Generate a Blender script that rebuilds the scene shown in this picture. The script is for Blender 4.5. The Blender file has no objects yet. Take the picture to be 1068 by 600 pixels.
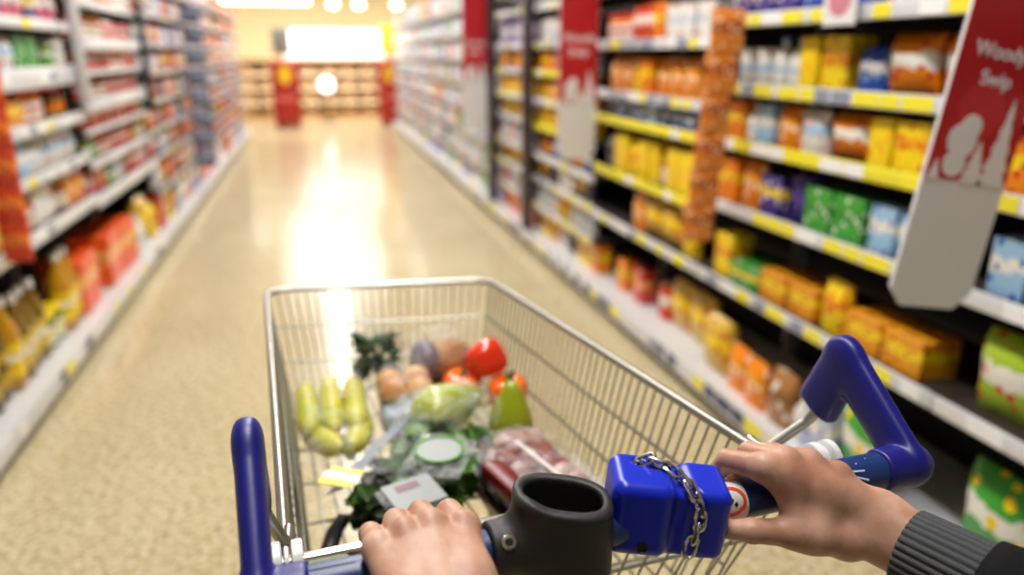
import bpy, bmesh, math, random
import numpy as np
from mathutils import Vector, Matrix

S = bpy.context.scene
COL = S.collection
RND = random.Random(7)
PI = math.pi

# ------------------------------------------------------------------ camera, light, exposure
cam_d = bpy.data.cameras.new('camera')
cam_d.sensor_width = 36.0
cam_d.lens = 800 / 1068 * 36
cam_d.clip_start = 0.02
cam_d.dof.use_dof = True
cam_d.dof.focus_distance = 0.69
cam_d.dof.aperture_fstop = 2.25
cam_d.dof.aperture_blades = 0
cam = bpy.data.objects.new('camera', cam_d)
COL.objects.link(cam)
cam.location = (0, 0, 1.40)
cam.rotation_euler = (math.radians(90 - 17.03), 0, math.radians(-14.09))
S.camera = cam

S.view_settings.view_transform = 'Standard'
S.view_settings.look = 'None'
S.view_settings.gamma = 1.0
S.view_settings.exposure = 0.10
S.view_settings.use_curve_mapping = False
S.cycles.max_bounces = 6
S.cycles.transparent_max_bounces = 16
S.cycles.caustics_reflective = False
S.cycles.caustics_refractive = False
S.cycles.sample_clamp_indirect = 6.0

world = bpy.data.worlds.new('store_ambience')
S.world = world
world.use_nodes = True
world.node_tree.nodes['Background'].inputs[0].default_value = (0.95, 0.97, 1.0, 1)
world.node_tree.nodes['Background'].inputs[1].default_value = 0.20

LAMP_POWER = 46.0          # each ceiling tube over the aisle
LAMP_COLOR = (1.0, 0.985, 0.955)
HEADER_GLOW = 1.2
PENDANT_GLOW = 7.0


# ------------------------------------------------------------------ helpers
def lin(h):
    h = h.lstrip('#')
    out = []
    for i in (0, 2, 4):
        c = int(h[i:i + 2], 16) / 255
        out.append(c / 12.92 if c <= .04045 else ((c + .055) / 1.055) ** 2.4)
    return (*out, 1.0)


MATS = {}


def mat(name, color='#888888', rough=.5, metal=0.0, spec=.5, coat=0.0, emit=None, strength=0.0, sss=0.0, bump=0.0, bump_scale=80.0, vary=0.0, vary_scale=6.0):
    if name in MATS:
        return MATS[name]
    m = bpy.data.materials.new(name)
    m.use_nodes = True
    nt = m.node_tree
    b = nt.nodes['Principled BSDF']
    c = lin(color) if isinstance(color, str) else color
    b.inputs['Base Color'].default_value = c
    b.inputs['Roughness'].default_value = rough
    b.inputs['Metallic'].default_value = metal
    b.inputs['Specular IOR Level'].default_value = spec
    b.inputs['Coat Weight'].default_value = coat
    if sss:
        b.inputs['Subsurface Weight'].default_value = sss
        b.inputs['Subsurface Radius'].default_value = (.012, .005, .003)
        b.inputs['Subsurface Scale'].default_value = 1.0
    if emit:
        b.inputs['Emission Color'].default_value = lin(emit)
        b.inputs['Emission Strength'].default_value = strength
    tc = nt.nodes.new('ShaderNodeTexCoord')
    if bump:
        n = nt.nodes.new('ShaderNodeTexNoise')
        n.inputs['Scale'].default_value = bump_scale
        n.inputs['Detail'].default_value = 4
        bp = nt.nodes.new('ShaderNodeBump')
        bp.inputs['Strength'].default_value = bump
        bp.inputs['Distance'].default_value = .002
        nt.links.new(tc.outputs['Object'], n.inputs['Vector'])
        nt.links.new(n.outputs['Fac'], bp.inputs['Height'])
        nt.links.new(bp.outputs['Normal'], b.inputs['Normal'])
    if vary:
        n = nt.nodes.new('ShaderNodeTexNoise')
        n.inputs['Scale'].default_value = vary_scale
        n.inputs['Detail'].default_value = 3
        mx = nt.nodes.new('ShaderNodeMix')
        mx.data_type = 'RGBA'
        mx.inputs[6].default_value = c
        mx.inputs[7].default_value = tuple(x * (1 - vary) for x in c[:3]) + (1,)
        nt.links.new(tc.outputs['Object'], n.inputs['Vector'])
        nt.links.new(n.outputs['Fac'], mx.inputs[0])
        nt.links.new(mx.outputs[2], b.inputs['Base Color'])
    MATS[name] = m
    return m


def print_mat(name, c1, c2, c3, rough=.32, scale=5.0, seed=0.0):
    """Printed packaging: a body colour, a band of a second colour and a blotchy picture in a third."""
    if name in MATS:
        return MATS[name]
    m = bpy.data.materials.new(name)
    m.use_nodes = True
    nt = m.node_tree
    N, L = nt.nodes, nt.links
    b = N['Principled BSDF']
    b.inputs['Roughness'].default_value = rough
    tc = N.new('ShaderNodeTexCoord')
    sep = N.new('ShaderNodeSeparateXYZ')
    L.new(tc.outputs['Generated'], sep.inputs[0])
    mp = N.new('ShaderNodeMapping')
    mp.inputs['Location'].default_value = (seed, seed * 1.7, seed * .6)
    L.new(tc.outputs['Generated'], mp.inputs[0])
    n = N.new('ShaderNodeTexNoise')
    n.inputs['Scale'].default_value = scale
    n.inputs['Detail'].default_value = 1.5
    L.new(mp.outputs[0], n.inputs['Vector'])
    # band
    add = N.new('ShaderNodeMath'); add.operation = 'MULTIPLY_ADD'
    L.new(n.outputs['Fac'], add.inputs[0]); add.inputs[1].default_value = .35
    L.new(sep.outputs['Z'], add.inputs[2])
    r1 = N.new('ShaderNodeValToRGB')
    r1.color_ramp.interpolation = 'CONSTANT'
    e = r1.color_ramp.elements
    e[0].position = 0; e[0].color = (0, 0, 0, 1)
    e[1].position = .62; e[1].color = (1, 1, 1, 1)
    x = e.new(.86); x.color = (0, 0, 0, 1)
    L.new(add.outputs[0], r1.inputs[0])
    # blotches
    v = N.new('ShaderNodeTexVoronoi')
    v.inputs['Scale'].default_value = scale * .8
    L.new(mp.outputs[0], v.inputs['Vector'])
    r2 = N.new('ShaderNodeValToRGB')
    r2.color_ramp.interpolation = 'CONSTANT'
    r2.color_ramp.elements[0].color = (1, 1, 1, 1)
    r2.color_ramp.elements[1].position = .27
    r2.color_ramp.elements[1].color = (0, 0, 0, 1)
    L.new(v.outputs['Distance'], r2.inputs[0])
    m1 = N.new('ShaderNodeMix'); m1.data_type = 'RGBA'
    m1.inputs[6].default_value = lin(c1); m1.inputs[7].default_value = lin(c2)
    L.new(r1.outputs[0], m1.inputs[0])
    m2 = N.new('ShaderNodeMix'); m2.data_type = 'RGBA'
    L.new(m1.outputs[2], m2.inputs[6]); m2.inputs[7].default_value = lin(c3)
    L.new(r2.outputs[0], m2.inputs[0])
    L.new(m2.outputs[2], b.inputs['Base Color'])
    MATS[name] = m
    return m


def film_mat(name, tint='#ffffff', clear=.72, rough=.12, scale=30):
    """Thin clear plastic film: mostly see-through, with crumpled glints."""
    if name in MATS:
        return MATS[name]
    m = bpy.data.materials.new(name)
    m.use_nodes = True
    nt = m.node_tree
    N, L = nt.nodes, nt.links
    for x in list(N):
        N.remove(x)
    out = N.new('ShaderNodeOutputMaterial')
    tr = N.new('ShaderNodeBsdfTransparent')
    gl = N.new('ShaderNodeBsdfPrincipled')
    gl.inputs['Base Color'].default_value = lin(tint)
    gl.inputs['Roughness'].default_value = rough
    tc = N.new('ShaderNodeTexCoord')
    n = N.new('ShaderNodeTexNoise')
    n.inputs['Scale'].default_value = scale
    n.inputs['Detail'].default_value = 4
    n.inputs['Distortion'].default_value = 1.2
    L.new(tc.outputs['Object'], n.inputs['Vector'])
    bp = N.new('ShaderNodeBump')
    bp.inputs['Strength'].default_value = .9
    bp.inputs['Distance'].default_value = .012
    L.new(n.outputs['Fac'], bp.inputs['Height'])
    L.new(bp.outputs['Normal'], gl.inputs['Normal'])
    rm = N.new('ShaderNodeMapRange')
    rm.inputs['From Min'].default_value = .35
    rm.inputs['From Max'].default_value = .7
    rm.inputs['To Min'].default_value = max(0, .82 - clear)
    rm.inputs['To Max'].default_value = min(1, 1.22 - clear)
    L.new(n.outputs['Fac'], rm.inputs['Value'])
    mx = N.new('ShaderNodeMixShader')
    L.new(rm.outputs[0], mx.inputs[0])
    L.new(tr.outputs[0], mx.inputs[1])
    L.new(gl.outputs[0], mx.inputs[2])
    L.new(mx.outputs[0], out.inputs[0])
    MATS[name] = m
    return m


def blotch_mat(name, stops, scale=12, rough=.45, detail=4, dist=.6, coat=0.0, sss=0.0):
    """Noise through a colour ramp: leaves, bread crust, cured meat, ripening fruit skin."""
    if name in MATS:
        return MATS[name]
    m = bpy.data.materials.new(name)
    m.use_nodes = True
    nt = m.node_tree
    N, L = nt.nodes, nt.links
    b = N['Principled BSDF']
    b.inputs['Roughness'].default_value = rough
    b.inputs['Coat Weight'].default_value = coat
    if sss:
        b.inputs['Subsurface Weight'].default_value = sss
        b.inputs['Subsurface Radius'].default_value = (.01, .006, .003)
    tc = N.new('ShaderNodeTexCoord')
    n = N.new('ShaderNodeTexNoise')
    n.inputs['Scale'].default_value = scale
    n.inputs['Detail'].default_value = detail
    n.inputs['Distortion'].default_value = dist
    L.new(tc.outputs['Object'], n.inputs['Vector'])
    r = N.new('ShaderNodeValToRGB')
    e = r.color_ramp.elements
    while len(e) > 1:
        e.remove(e[-1])
    e[0].position = stops[0][0]; e[0].color = lin(stops[0][1])
    for p, c in stops[1:]:
        x = e.new(p); x.color = lin(c)
    L.new(n.outputs['Fac'], r.inputs[0])
    L.new(r.outputs[0], b.inputs['Base Color'])
    MATS[name] = m
    return m


class MB:
    """Collects simple solids and links them as one mesh object."""

    def __init__(self):
        self.v, self.f, self.mi = [], [], []
        self.cur = 0

    def add(self, verts, faces):
        o = len(self.v)
        self.v.extend([tuple(map(float, p)) for p in verts])
        for f in faces:
            self.f.append(tuple(i + o for i in f)); self.mi.append(self.cur)
        return self

    def box(self, lo, hi, M=None):
        x0, y0, z0 = lo; x1, y1, z1 = hi
        vs = [(x0, y0, z0), (x1, y0, z0), (x1, y1, z0), (x0, y1, z0), (x0, y0, z1), (x1, y0, z1), (x1, y1, z1), (x0, y1, z1)]
        if M is not None:
            vs = [tuple(M @ Vector(p)) for p in vs]
        return self.add(vs, [(0, 3, 2, 1), (4, 5, 6, 7), (0, 1, 5, 4), (1, 2, 6, 5), (2, 3, 7, 6), (3, 0, 4, 7)])

    def rbox(self, lo, hi, r, seg=2, M=None):
        """A box with rounded edges."""
        bm = bmesh.new()
        bmesh.ops.create_cube(bm, size=1)
        c = [(a + b) / 2 for a, b in zip(lo, hi)]
        d = [b - a for a, b in zip(lo, hi)]
        for v in bm.verts:
            v.co = Vector((v.co.x * d[0] + c[0], v.co.y * d[1] + c[1], v.co.z * d[2] + c[2]))
        r = min(r, min(d) * .49)
        bmesh.ops.bevel(bm, geom=bm.edges[:], offset=r, segments=seg, affect='EDGES', profile=.5)
        if M is not None:
            bm.transform(M)
        bm.verts.index_update()
        self.add([v.co[:] for v in bm.verts], [[v.index for v in f.verts] for f in bm.faces])
        bm.free()
        return self

    def tube(self, pts, r, n=8, closed=False, caps=True, flat=None, up=None):
        """A tube along a path; r a number or a list; flat=(a, b) for an elliptical section against up."""
        pts = [Vector(p) for p in pts]
        k = len(pts)
        rs = r if isinstance(r, (list, tuple)) else [r] * k
        rings = []
        ref = Vector(up) if up else None
        prev = None
        for i in range(k):
            if closed:
                t = pts[(i + 1) % k] - pts[i - 1]
            else:
                t = pts[min(i + 1, k - 1)] - pts[max(i - 1, 0)]
            t = t.normalized()
            if ref is not None:
                a = (ref - t * ref.dot(t)).normalized()
            elif prev is None:
                a = t.orthogonal().normalized()
            else:
                a = (prev - t * prev.dot(t)).normalized()
            prev = a
            b = t.cross(a)
            fa, fb = flat or (1, 1)
            rings.append([pts[i] + (a * math.cos(2 * PI * j / n) * fa + b * math.sin(2 * PI * j / n) * fb) * rs[i] for j in range(n)])
        vs = [p for ring in rings for p in ring]
        fs = []
        for i in range(k if closed else k - 1):
            i2 = (i + 1) % k
            for j in range(n):
                j2 = (j + 1) % n
                fs.append((i * n + j, i * n + j2, i2 * n + j2, i2 * n + j))
        if caps and not closed:
            fs.append(tuple(reversed(range(n))))
            fs.append(tuple((k - 1) * n + j for j in range(n)))
        return self.add(vs, fs)

    def lathe(self, prof, n=16, M=None, lobes=0, lob=0.0):
        """A profile [(r, z)] turned about z."""
        vs, fs = [], []
        for r, z in prof:
            for j in range(n):
                a = 2 * PI * j / n
                q = r * (1 + lob * math.cos(lobes * a)) if lobes else r
                vs.append(Vector((q * math.cos(a), q * math.sin(a), z)))
        k = len(prof)
        for i in range(k - 1):
            for j in range(n):
                j2 = (j + 1) % n
                fs.append((i * n + j, i * n + j2, (i + 1) * n + j2, (i + 1) * n + j))
        fs.append(tuple(reversed(range(n))))
        fs.append(tuple((k - 1) * n + j for j in range(n)))
        if M is not None:
            vs = [M @ p for p in vs]
        return self.add(vs, fs)

    def grid(self, P, closed_u=False):
        """A surface through rows of points."""
        nu, nv = len(P), len(P[0])
        vs = [p for row in P for p in row]
        fs = []
        for i in range(nu if closed_u else nu - 1):
            i2 = (i + 1) % nu
            for j in range(nv - 1):
                fs.append((i * nv + j, i2 * nv + j, i2 * nv + j + 1, i * nv + j + 1))
        return self.add(vs, fs)

    def prism(self, poly, y0, y1, M=None):
        """An outline in x, z given depth along y."""
        k = len(poly)
        vs = [(x, y0, z) for x, z in poly] + [(x, y1, z) for x, z in poly]
        if M is not None:
            vs = [tuple(M @ Vector(p)) for p in vs]
        fs = [tuple(range(k)), tuple(reversed(range(k, 2 * k)))]
        for i in range(k):
            j = (i + 1) % k
            fs.append((i, i + k, j + k, j))
        return self.add(vs, fs)

    def mesh(self, name, mats, smooth=True, angle=40, origin=(0, 0, 0)):
        me = bpy.data.meshes.new(name)
        o = Vector(origin)
        me.from_pydata([(p[0] - o.x, p[1] - o.y, p[2] - o.z) for p in self.v], [], self.f)
        for m in (mats if isinstance(mats, (list, tuple)) else [mats]):
            me.materials.append(m)
        if any(self.mi):
            me.polygons.foreach_set('material_index', self.mi)
        bm = bmesh.new(); bm.from_mesh(me)
        bmesh.ops.recalc_face_normals(bm, faces=bm.faces[:])
        bm.to_mesh(me); bm.free()
        if smooth:
            me.polygons.foreach_set('use_smooth', [True] * len(me.polygons))
            me.set_sharp_from_angle(angle=math.radians(angle))
        me.update()
        return me

    def build(self, name, mats, parent=None, smooth=True, angle=40):
        """One mesh object; world coordinates, stored against the parent's origin."""
        w = world_of(parent) if parent is not None else Vector((0, 0, 0))
        me = self.mesh(name, mats, smooth, angle, w)
        return link(name, me, parent)


WORLD_LOC = {}


def world_of(o):
    p = Vector((0, 0, 0))
    while o is not None:
        p += o.location
        o = o.parent
    return p


def link(name, me, parent=None):
    o = bpy.data.objects.new(name, me)
    COL.objects.link(o)
    if parent is not None:
        o.parent = parent
    return o


def tag(o, label=None, cat=None, group=None, kind=None):
    if label: o['label'] = label
    if cat: o['category'] = cat
    if group: o['group'] = group
    if kind: o['kind'] = kind
    return o


def thing(name, label, cat, loc=(0, 0, 0), rz=0, group=None):
    o = bpy.data.objects.new(name, None)
    o.empty_display_size = .05
    COL.objects.link(o)
    o.location = loc
    o.rotation_euler = (0, 0, rz)
    return tag(o, label, cat, group)


def struct(name, mb, m, parent=None, smooth=False):
    o = mb.build(name, m, parent, smooth=smooth)
    o['kind'] = 'structure'
    return o


def copy_tree(o, parent=None):
    c = o.copy()
    COL.objects.link(c)
    c.parent = parent
    for ch in list(o.children):
        copy_tree(ch, c)
    return c


# ------------------------------------------------------------------ implicit surfaces (hands, moulded plastic)
def surface_nets(fn, lo, hi, h):
    lo = np.array(lo, float); hi = np.array(hi, float)
    n = np.ceil((hi - lo) / h).astype(int) + 1
    ax = [lo[i] + h * np.arange(n[i]) for i in range(3)]
    P = np.stack(np.meshgrid(*ax, indexing='ij'), -1)
    D = fn(P.reshape(-1, 3)).reshape(n)
    nx, ny, nz = n
    cell = (nx - 1, ny - 1, nz - 1)
    acc = np.zeros(cell + (3,)); cnt = np.zeros(cell)
    off = [(i, j, k) for i in (0, 1) for j in (0, 1) for k in (0, 1)]
    sl = lambda c: D[c[0]:c[0] + cell[0], c[1]:c[1] + cell[1], c[2]:c[2] + cell[2]]
    for a in off:
        for d in range(3):
            if a[d] == 0:
                b = list(a); b[d] = 1
                da, db = sl(a), sl(b)
                m = (da < 0) != (db < 0)
                t = np.where(m, da / np.where(m, da - db, 1), 0)
                q = np.array(a, float)
                pos = np.broadcast_to(q, cell + (3,)).copy()
                pos[..., d] += t
                acc += pos * m[..., None]; cnt += m
    act = cnt > 0
    idx = -np.ones(cell, int)
    idx[act] = np.arange(act.sum())
    ijk = np.argwhere(act)
    V = lo + h * (ijk + acc[act] / cnt[act][:, None])
    F = []
    for d in range(3):
        e1, e2 = [(1, 2), (2, 0), (0, 1)][d]
        s0 = [slice(None)] * 3; s1 = [slice(None)] * 3
        s0[d] = slice(0, n[d] - 1); s1[d] = slice(1, n[d])
        m = (D[tuple(s0)] < 0) != (D[tuple(s1)] < 0)
        neg = D[tuple(s0)] < 0
        E = np.argwhere(m)
        E = E[(E[:, e1] > 0) & (E[:, e2] > 0) & (E[:, e1] < n[e1] - 1) & (E[:, e2] < n[e2] - 1)]
        def c(da, db):
            q = E.copy(); q[:, e1] += da; q[:, e2] += db
            return idx[q[:, 0], q[:, 1], q[:, 2]]
        Q = np.stack([c(-1, -1), c(0, -1), c(0, 0), c(-1, 0)], 1)
        fl = neg[E[:, 0], E[:, 1], E[:, 2]]
        Q[~fl] = Q[~fl][:, ::-1]
        Q = Q[(Q >= 0).all(1)]
        F.append(Q)
    return V, np.concatenate(F)


def smin(a, b, k):
    h = np.clip(.5 + .5 * (b - a) / k, 0, 1)
    return b + (a - b) * h - k * h * (1 - h)


def smax(a, b, k):
    return -smin(-a, -b, k)


def cone_sd(P, a, b, ra, rb):
    a = np.array(a, float); b = np.array(b, float)
    ba = b - a; l2 = ba @ ba
    t = np.clip(((P - a) @ ba) / l2, 0, 1)
    return np.linalg.norm(P - a - t[:, None] * ba, axis=1) - (ra + (rb - ra) * t)


def rbox_sd(P, c, hs, r):
    q = np.abs(P - np.array(c)) - (np.array(hs) - r)
    return np.linalg.norm(np.maximum(q, 0), axis=1) + np.minimum(q.max(1), 0) - r


def sdf_object(name, fn, lo, hi, h, m, parent, smooth_iter=1):
    V, F = surface_nets(fn, lo, hi, h)
    mb = MB(); mb.v = [tuple(p) for p in V.tolist()]; mb.f = [tuple(q) for q in F.tolist()]; mb.mi = [0] * len(mb.f)
    return mb.build(name, m, parent, angle=180)

# ------------------------------------------------------------------ the setting
def floor_material():
    m = bpy.data.materials.new('speckled_vinyl')
    m.use_nodes = True
    nt = m.node_tree; N, L = nt.nodes, nt.links
    b = N['Principled BSDF']
    tc = N.new('ShaderNodeTexCoord')
    def noise(s, d, r=.6):
        n = N.new('ShaderNodeTexNoise')
        n.inputs['Scale'].default_value = s; n.inputs['Detail'].default_value = d; n.inputs['Roughness'].default_value = r
        L.new(tc.outputs['Object'], n.inputs['Vector'])
        return n
    n1 = noise(46, 3, .6)
    r1 = N.new('ShaderNodeValToRGB')
    e = r1.color_ramp.elements
    e[0].position = .36; e[0].color = lin('#a28e68')
    e[1].position = .66; e[1].color = lin('#e6dcc0')
    x = e.new(.47); x.color = lin('#c6b68f')
    x = e.new(.55); x.color = lin('#d6c8a5')
    L.new(n1.outputs['Fac'], r1.inputs[0])
    n2 = noise(1.1, 2)
    mx = N.new('ShaderNodeMix'); mx.data_type = 'RGBA'; mx.blend_type = 'MULTIPLY'
    r2 = N.new('ShaderNodeValToRGB')
    r2.color_ramp.elements[0].position = .3; r2.color_ramp.elements[0].color = (.88, .86, .82, 1)
    r2.color_ramp.elements[1].position = .7; r2.color_ramp.elements[1].color = (1, 1, 1, 1)
    L.new(n2.outputs['Fac'], r2.inputs[0])
    mx.inputs[0].default_value = 1.0
    L.new(r1.outputs[0], mx.inputs[6]); L.new(r2.outputs[0], mx.inputs[7])
    L.new(mx.outputs[2], b.inputs['Base Color'])
    b.inputs['Roughness'].default_value = .17
    b.inputs['Specular IOR Level'].default_value = .19
    return m


M_FLOOR = floor_material()
M_CEIL = mat('ceiling_tile', '#e9e4d6', .9)
M_WALL = mat('cream_wall', '#f4e2b8', .8)
struct('floor', MB().box((-6, -4, -.1), (6.5, 24, 0)), M_FLOOR)
struct('ceiling', MB().box((-6, -4, 3.3), (6.5, 24, 3.4)), M_CEIL)
struct('wall_far', MB().box((-6, 23.0, 0), (6.5, 23.2, 3.3)), M_WALL)

M_LAMP = mat('lamp_diffuser', '#ffffff', .5, emit='#fff6e6', strength=6.0)
M_LAMPBODY = mat('lamp_housing', '#dcdcdc', .5)
for i in range(7):
    y = .95 + 2.3 * i
    t = thing('ceiling_light', f'long white ceiling strip light over the aisle, {["first","second","third","fourth","fifth","sixth","seventh","eighth","ninth"][i]} from the trolley end', 'light', (.17, y, 3.3), 0, 'strip lights over the aisle')
    MB().rbox((.02, y - .85, 3.24), (.32, y + .85, 3.30), .01).build('housing', M_LAMPBODY, t)
    MB().rbox((.05, y - .82, 3.222), (.29, y + .82, 3.241), .006).build('diffuser', M_LAMP, t)
    ld = bpy.data.lights.new('tube_light', 'AREA')
    ld.shape = 'RECTANGLE'; ld.size = .2; ld.size_y = 1.64
    ld.energy = LAMP_POWER; ld.color = LAMP_COLOR
    lo = bpy.data.objects.new('tube_light', ld); COL.objects.link(lo)
    lo.parent = t; lo.location = (0, 0, -.09)

for row, (ry, watts, where) in enumerate(((16.5, 95, 'before the bakery end'), (20.2, 60, 'behind the bakery display'))):
    for i, x in enumerate((-2.6, .2, 3.0)):  # unseen rows, added to brighten the aisle end and far wall
        t = thing('ceiling_light', f'unseen added ceiling strip light {where}, {["first", "second", "third"][i]} from the left', 'light', (x, ry, 3.3), 0, 'added strip lights ' + where)
        MB().rbox((x - 1.1, ry - .15, 3.24), (x + 1.1, ry + .15, 3.30), .01).build('housing', M_LAMPBODY, t)
        MB().rbox((x - 1.07, ry - .12, 3.222), (x + 1.07, ry + .12, 3.241), .006).build('diffuser', M_LAMP, t)
        ld = bpy.data.lights.new('tube_light', 'AREA')
        ld.shape = 'RECTANGLE'; ld.size = 2.1; ld.size_y = .22
        ld.energy = watts; ld.color = LAMP_COLOR
        lo = bpy.data.objects.new('tube_light', ld); COL.objects.link(lo)
        lo.parent = t; lo.location = (0, 0, -.09)

# ------------------------------------------------------------------ shelving
M_SHELF_W = mat('white_shelf_enamel', '#dcdcdf', .35)
M_SHELF_D = mat('dark_shelf_enamel', '#3b332c', .5)
M_BACK_D = mat('dark_back_panel', '#2a2320', .7)
M_BACK_W = mat('pale_back_panel', '#8f8a88', .7)
M_POST_W = mat('grey_post', '#b9b7bb', .4)
M_POST_D = mat('aubergine_post', '#241321', .45)
M_POST_K = mat('black_post', '#18181f', .45)
M_LIP = mat('white_ticket_rail', '#d9dbe2', .28)
M_SHELF_G = mat('grey_shelf_enamel', '#9d9a9c', .45)
M_LIP_G = mat('grey_ticket_rail', '#b6b4bc', .35)
M_PLINTH = mat('dark_plinth', '#4a4640', .6)
TICK = {
    'y': mat('yellow_ticket', '#f4e636', .4), 'w': mat('white_ticket', '#f3f3f6', .4), 'g': mat('grey_ticket', '#8d93a8', .4),
    'k': mat('navy_ticket', '#3a4168', .4), 'p': mat('pink_ticket', '#d98a94', .4),
}
M_YLIP = mat('yellow_ticket_rail', '#ece03c', .3)
TMESH = {}


def ticket(parent, side, x, y, z, w, h, key):
    """One shelf-edge ticket; x is the face of the rail."""
    k = (side, round(w, 3), round(h, 3), key)
    if k not in TMESH:
        d = -1 if side == 'R' else 1
        lo = (min(0, d * .0016), -w / 2, -h / 2); hi = (max(0, d * .0016), w / 2, h / 2)
        TMESH[k] = MB().box(lo, hi).mesh('price_ticket', TICK[key], smooth=False)
    o = link('price_ticket', TMESH[k], parent)
    o.location = Vector((x, y, z)) - world_of(parent)
    return o


def bay(side, y0, y1, shelves, label, shelf_m, back_m, lip_h=.045, tick='ywg', yellow_rails=(), dens=.75, post_m=None, base_top=.13, tickets=True, lip_m=None, lips=None, post_w=.04, top=2.2):
    sg = 1 if side == 'R' else -1
    xf = 1.50 if side == 'R' else -1.15           # shelf lip face
    xb = xf + sg * .50                            # back panel
    xbase = 1.45 if side == 'R' else -1.11
    X = lambda a, b: (min(a, b), max(a, b))
    t = thing('shelving_bay', label, 'shelving', (xb, (y0 + y1) / 2, 0), 0, 'shelving bays along the aisle')
    def bx(a, b, ya, yb, za, zb):
        p, q = X(a, b)
        return MB().box((p, ya, za), (q, yb, zb))
    e = .003
    bx(xb, xb + sg * .03, y0 + e, y1 - e, 0, top).build('back_panel', back_m, t, smooth=False)
    pm = post_m or M_POST_W
    MB().box((X(xb - sg * .06, xb - sg * .002)[0], y1 - .03, 0), (X(xb - sg * .06, xb - sg * .002)[1], y1 - e, top)).build('upright', pm, t, smooth=False)
    bx(xbase + sg * .05, xb - sg * .061, y0 + e, y1 - e, 0, base_top - .06).build('plinth', M_PLINTH, t, smooth=False)
    deck = bx(xbase + sg * .012, xb - sg * .061, y0 + e, y1 - e, base_top - .05, base_top).build('base_deck', M_SHELF_W, t, smooth=False)
    lo, hi = X(xbase, xbase + sg * .0119)
    rail = MB().rbox((lo, y0 + e, base_top - .075), (hi, y1 - e, base_top + .012), .004).build('price_rail', M_LIP, deck)
    def run_tickets(par, xface, zc, h, weights, dens):
        y = y0 + .04
        while y < y1 - .12:
            w = RND.choice((.07, .085, .11))
            if RND.random() < dens:
                ticket(par, side, xface, y + w / 2, zc, w, h, RND.choice(weights))
            y += w + RND.choice((.006, .012, .04))
    if tickets:
        run_tickets(deck, xbase, base_top - .030, .05, 'ykygkw' if side == 'R' else 'wwykgw', dens)
    for k, z in enumerate(shelves):
        sh = bx(xf + sg * .012, xb - sg * .061, y0 + e, y1 - e, z - .022, z).build('shelf', shelf_m, t, smooth=False)
        lo, hi = X(xf, xf + sg * .0119)
        lip_h = lips[k] if lips else lip_h
        yr = k in yellow_rails
        MB().rbox((lo, y0 + e, z - lip_h + .012), (hi, y1 - e, z + .012), .004).build('price_rail', M_YLIP if yr else (lip_m or M_LIP), sh)
        if tickets:
            run_tickets(sh, xf, z - lip_h / 2 + .012, min(.038, lip_h - .008), 'yyyyw' if yr else tick, dens)
    return t


ORD = 'first second third fourth fifth sixth seventh eighth ninth tenth eleventh twelfth thirteenth fourteenth fifteenth sixteenth'.split()
PLACED = []
PROTO = {}
LAST = {}


def pouch_mesh(w, d, h, crimp_bottom=False):
    P = []
    nu, nv = 16, 9
    rows = []
    for j in range(nv):
        t = j / (nv - 1)
        z = h * t
        th = d / 2 * (math.sin(PI * min(1, max(0, (t * .86 + (.14 if not crimp_bottom else .0))))) ** .6 if 0 < t < 1 else (.72 if (t == 0 and not crimp_bottom) else .06))
        if t > .9 or (crimp_bottom and t < .1):
            th = min(th, d * .05)
        ww = w / 2 * (1 - .06 * math.sin(PI * t))
        row = []
        for i in range(nu):
            a = 2 * PI * i / nu
            ca, sa = math.cos(a), math.sin(a)
            x = ww * math.copysign(abs(ca) ** .55, ca)
            y = th * math.copysign(abs(sa) ** .9, sa)
            row.append((x, y + d * .04 * math.sin(9 * t + i), z))
        rows.append(row)
    cols = [[rows[j][i] for j in range(nv)] for i in range(nu)]
    mb = MB().grid(cols, closed_u=True)
    mb.add(rows[0], [tuple(reversed(range(nu)))]); mb.add(rows[-1], [tuple(range(nu))])
    return mb


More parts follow.
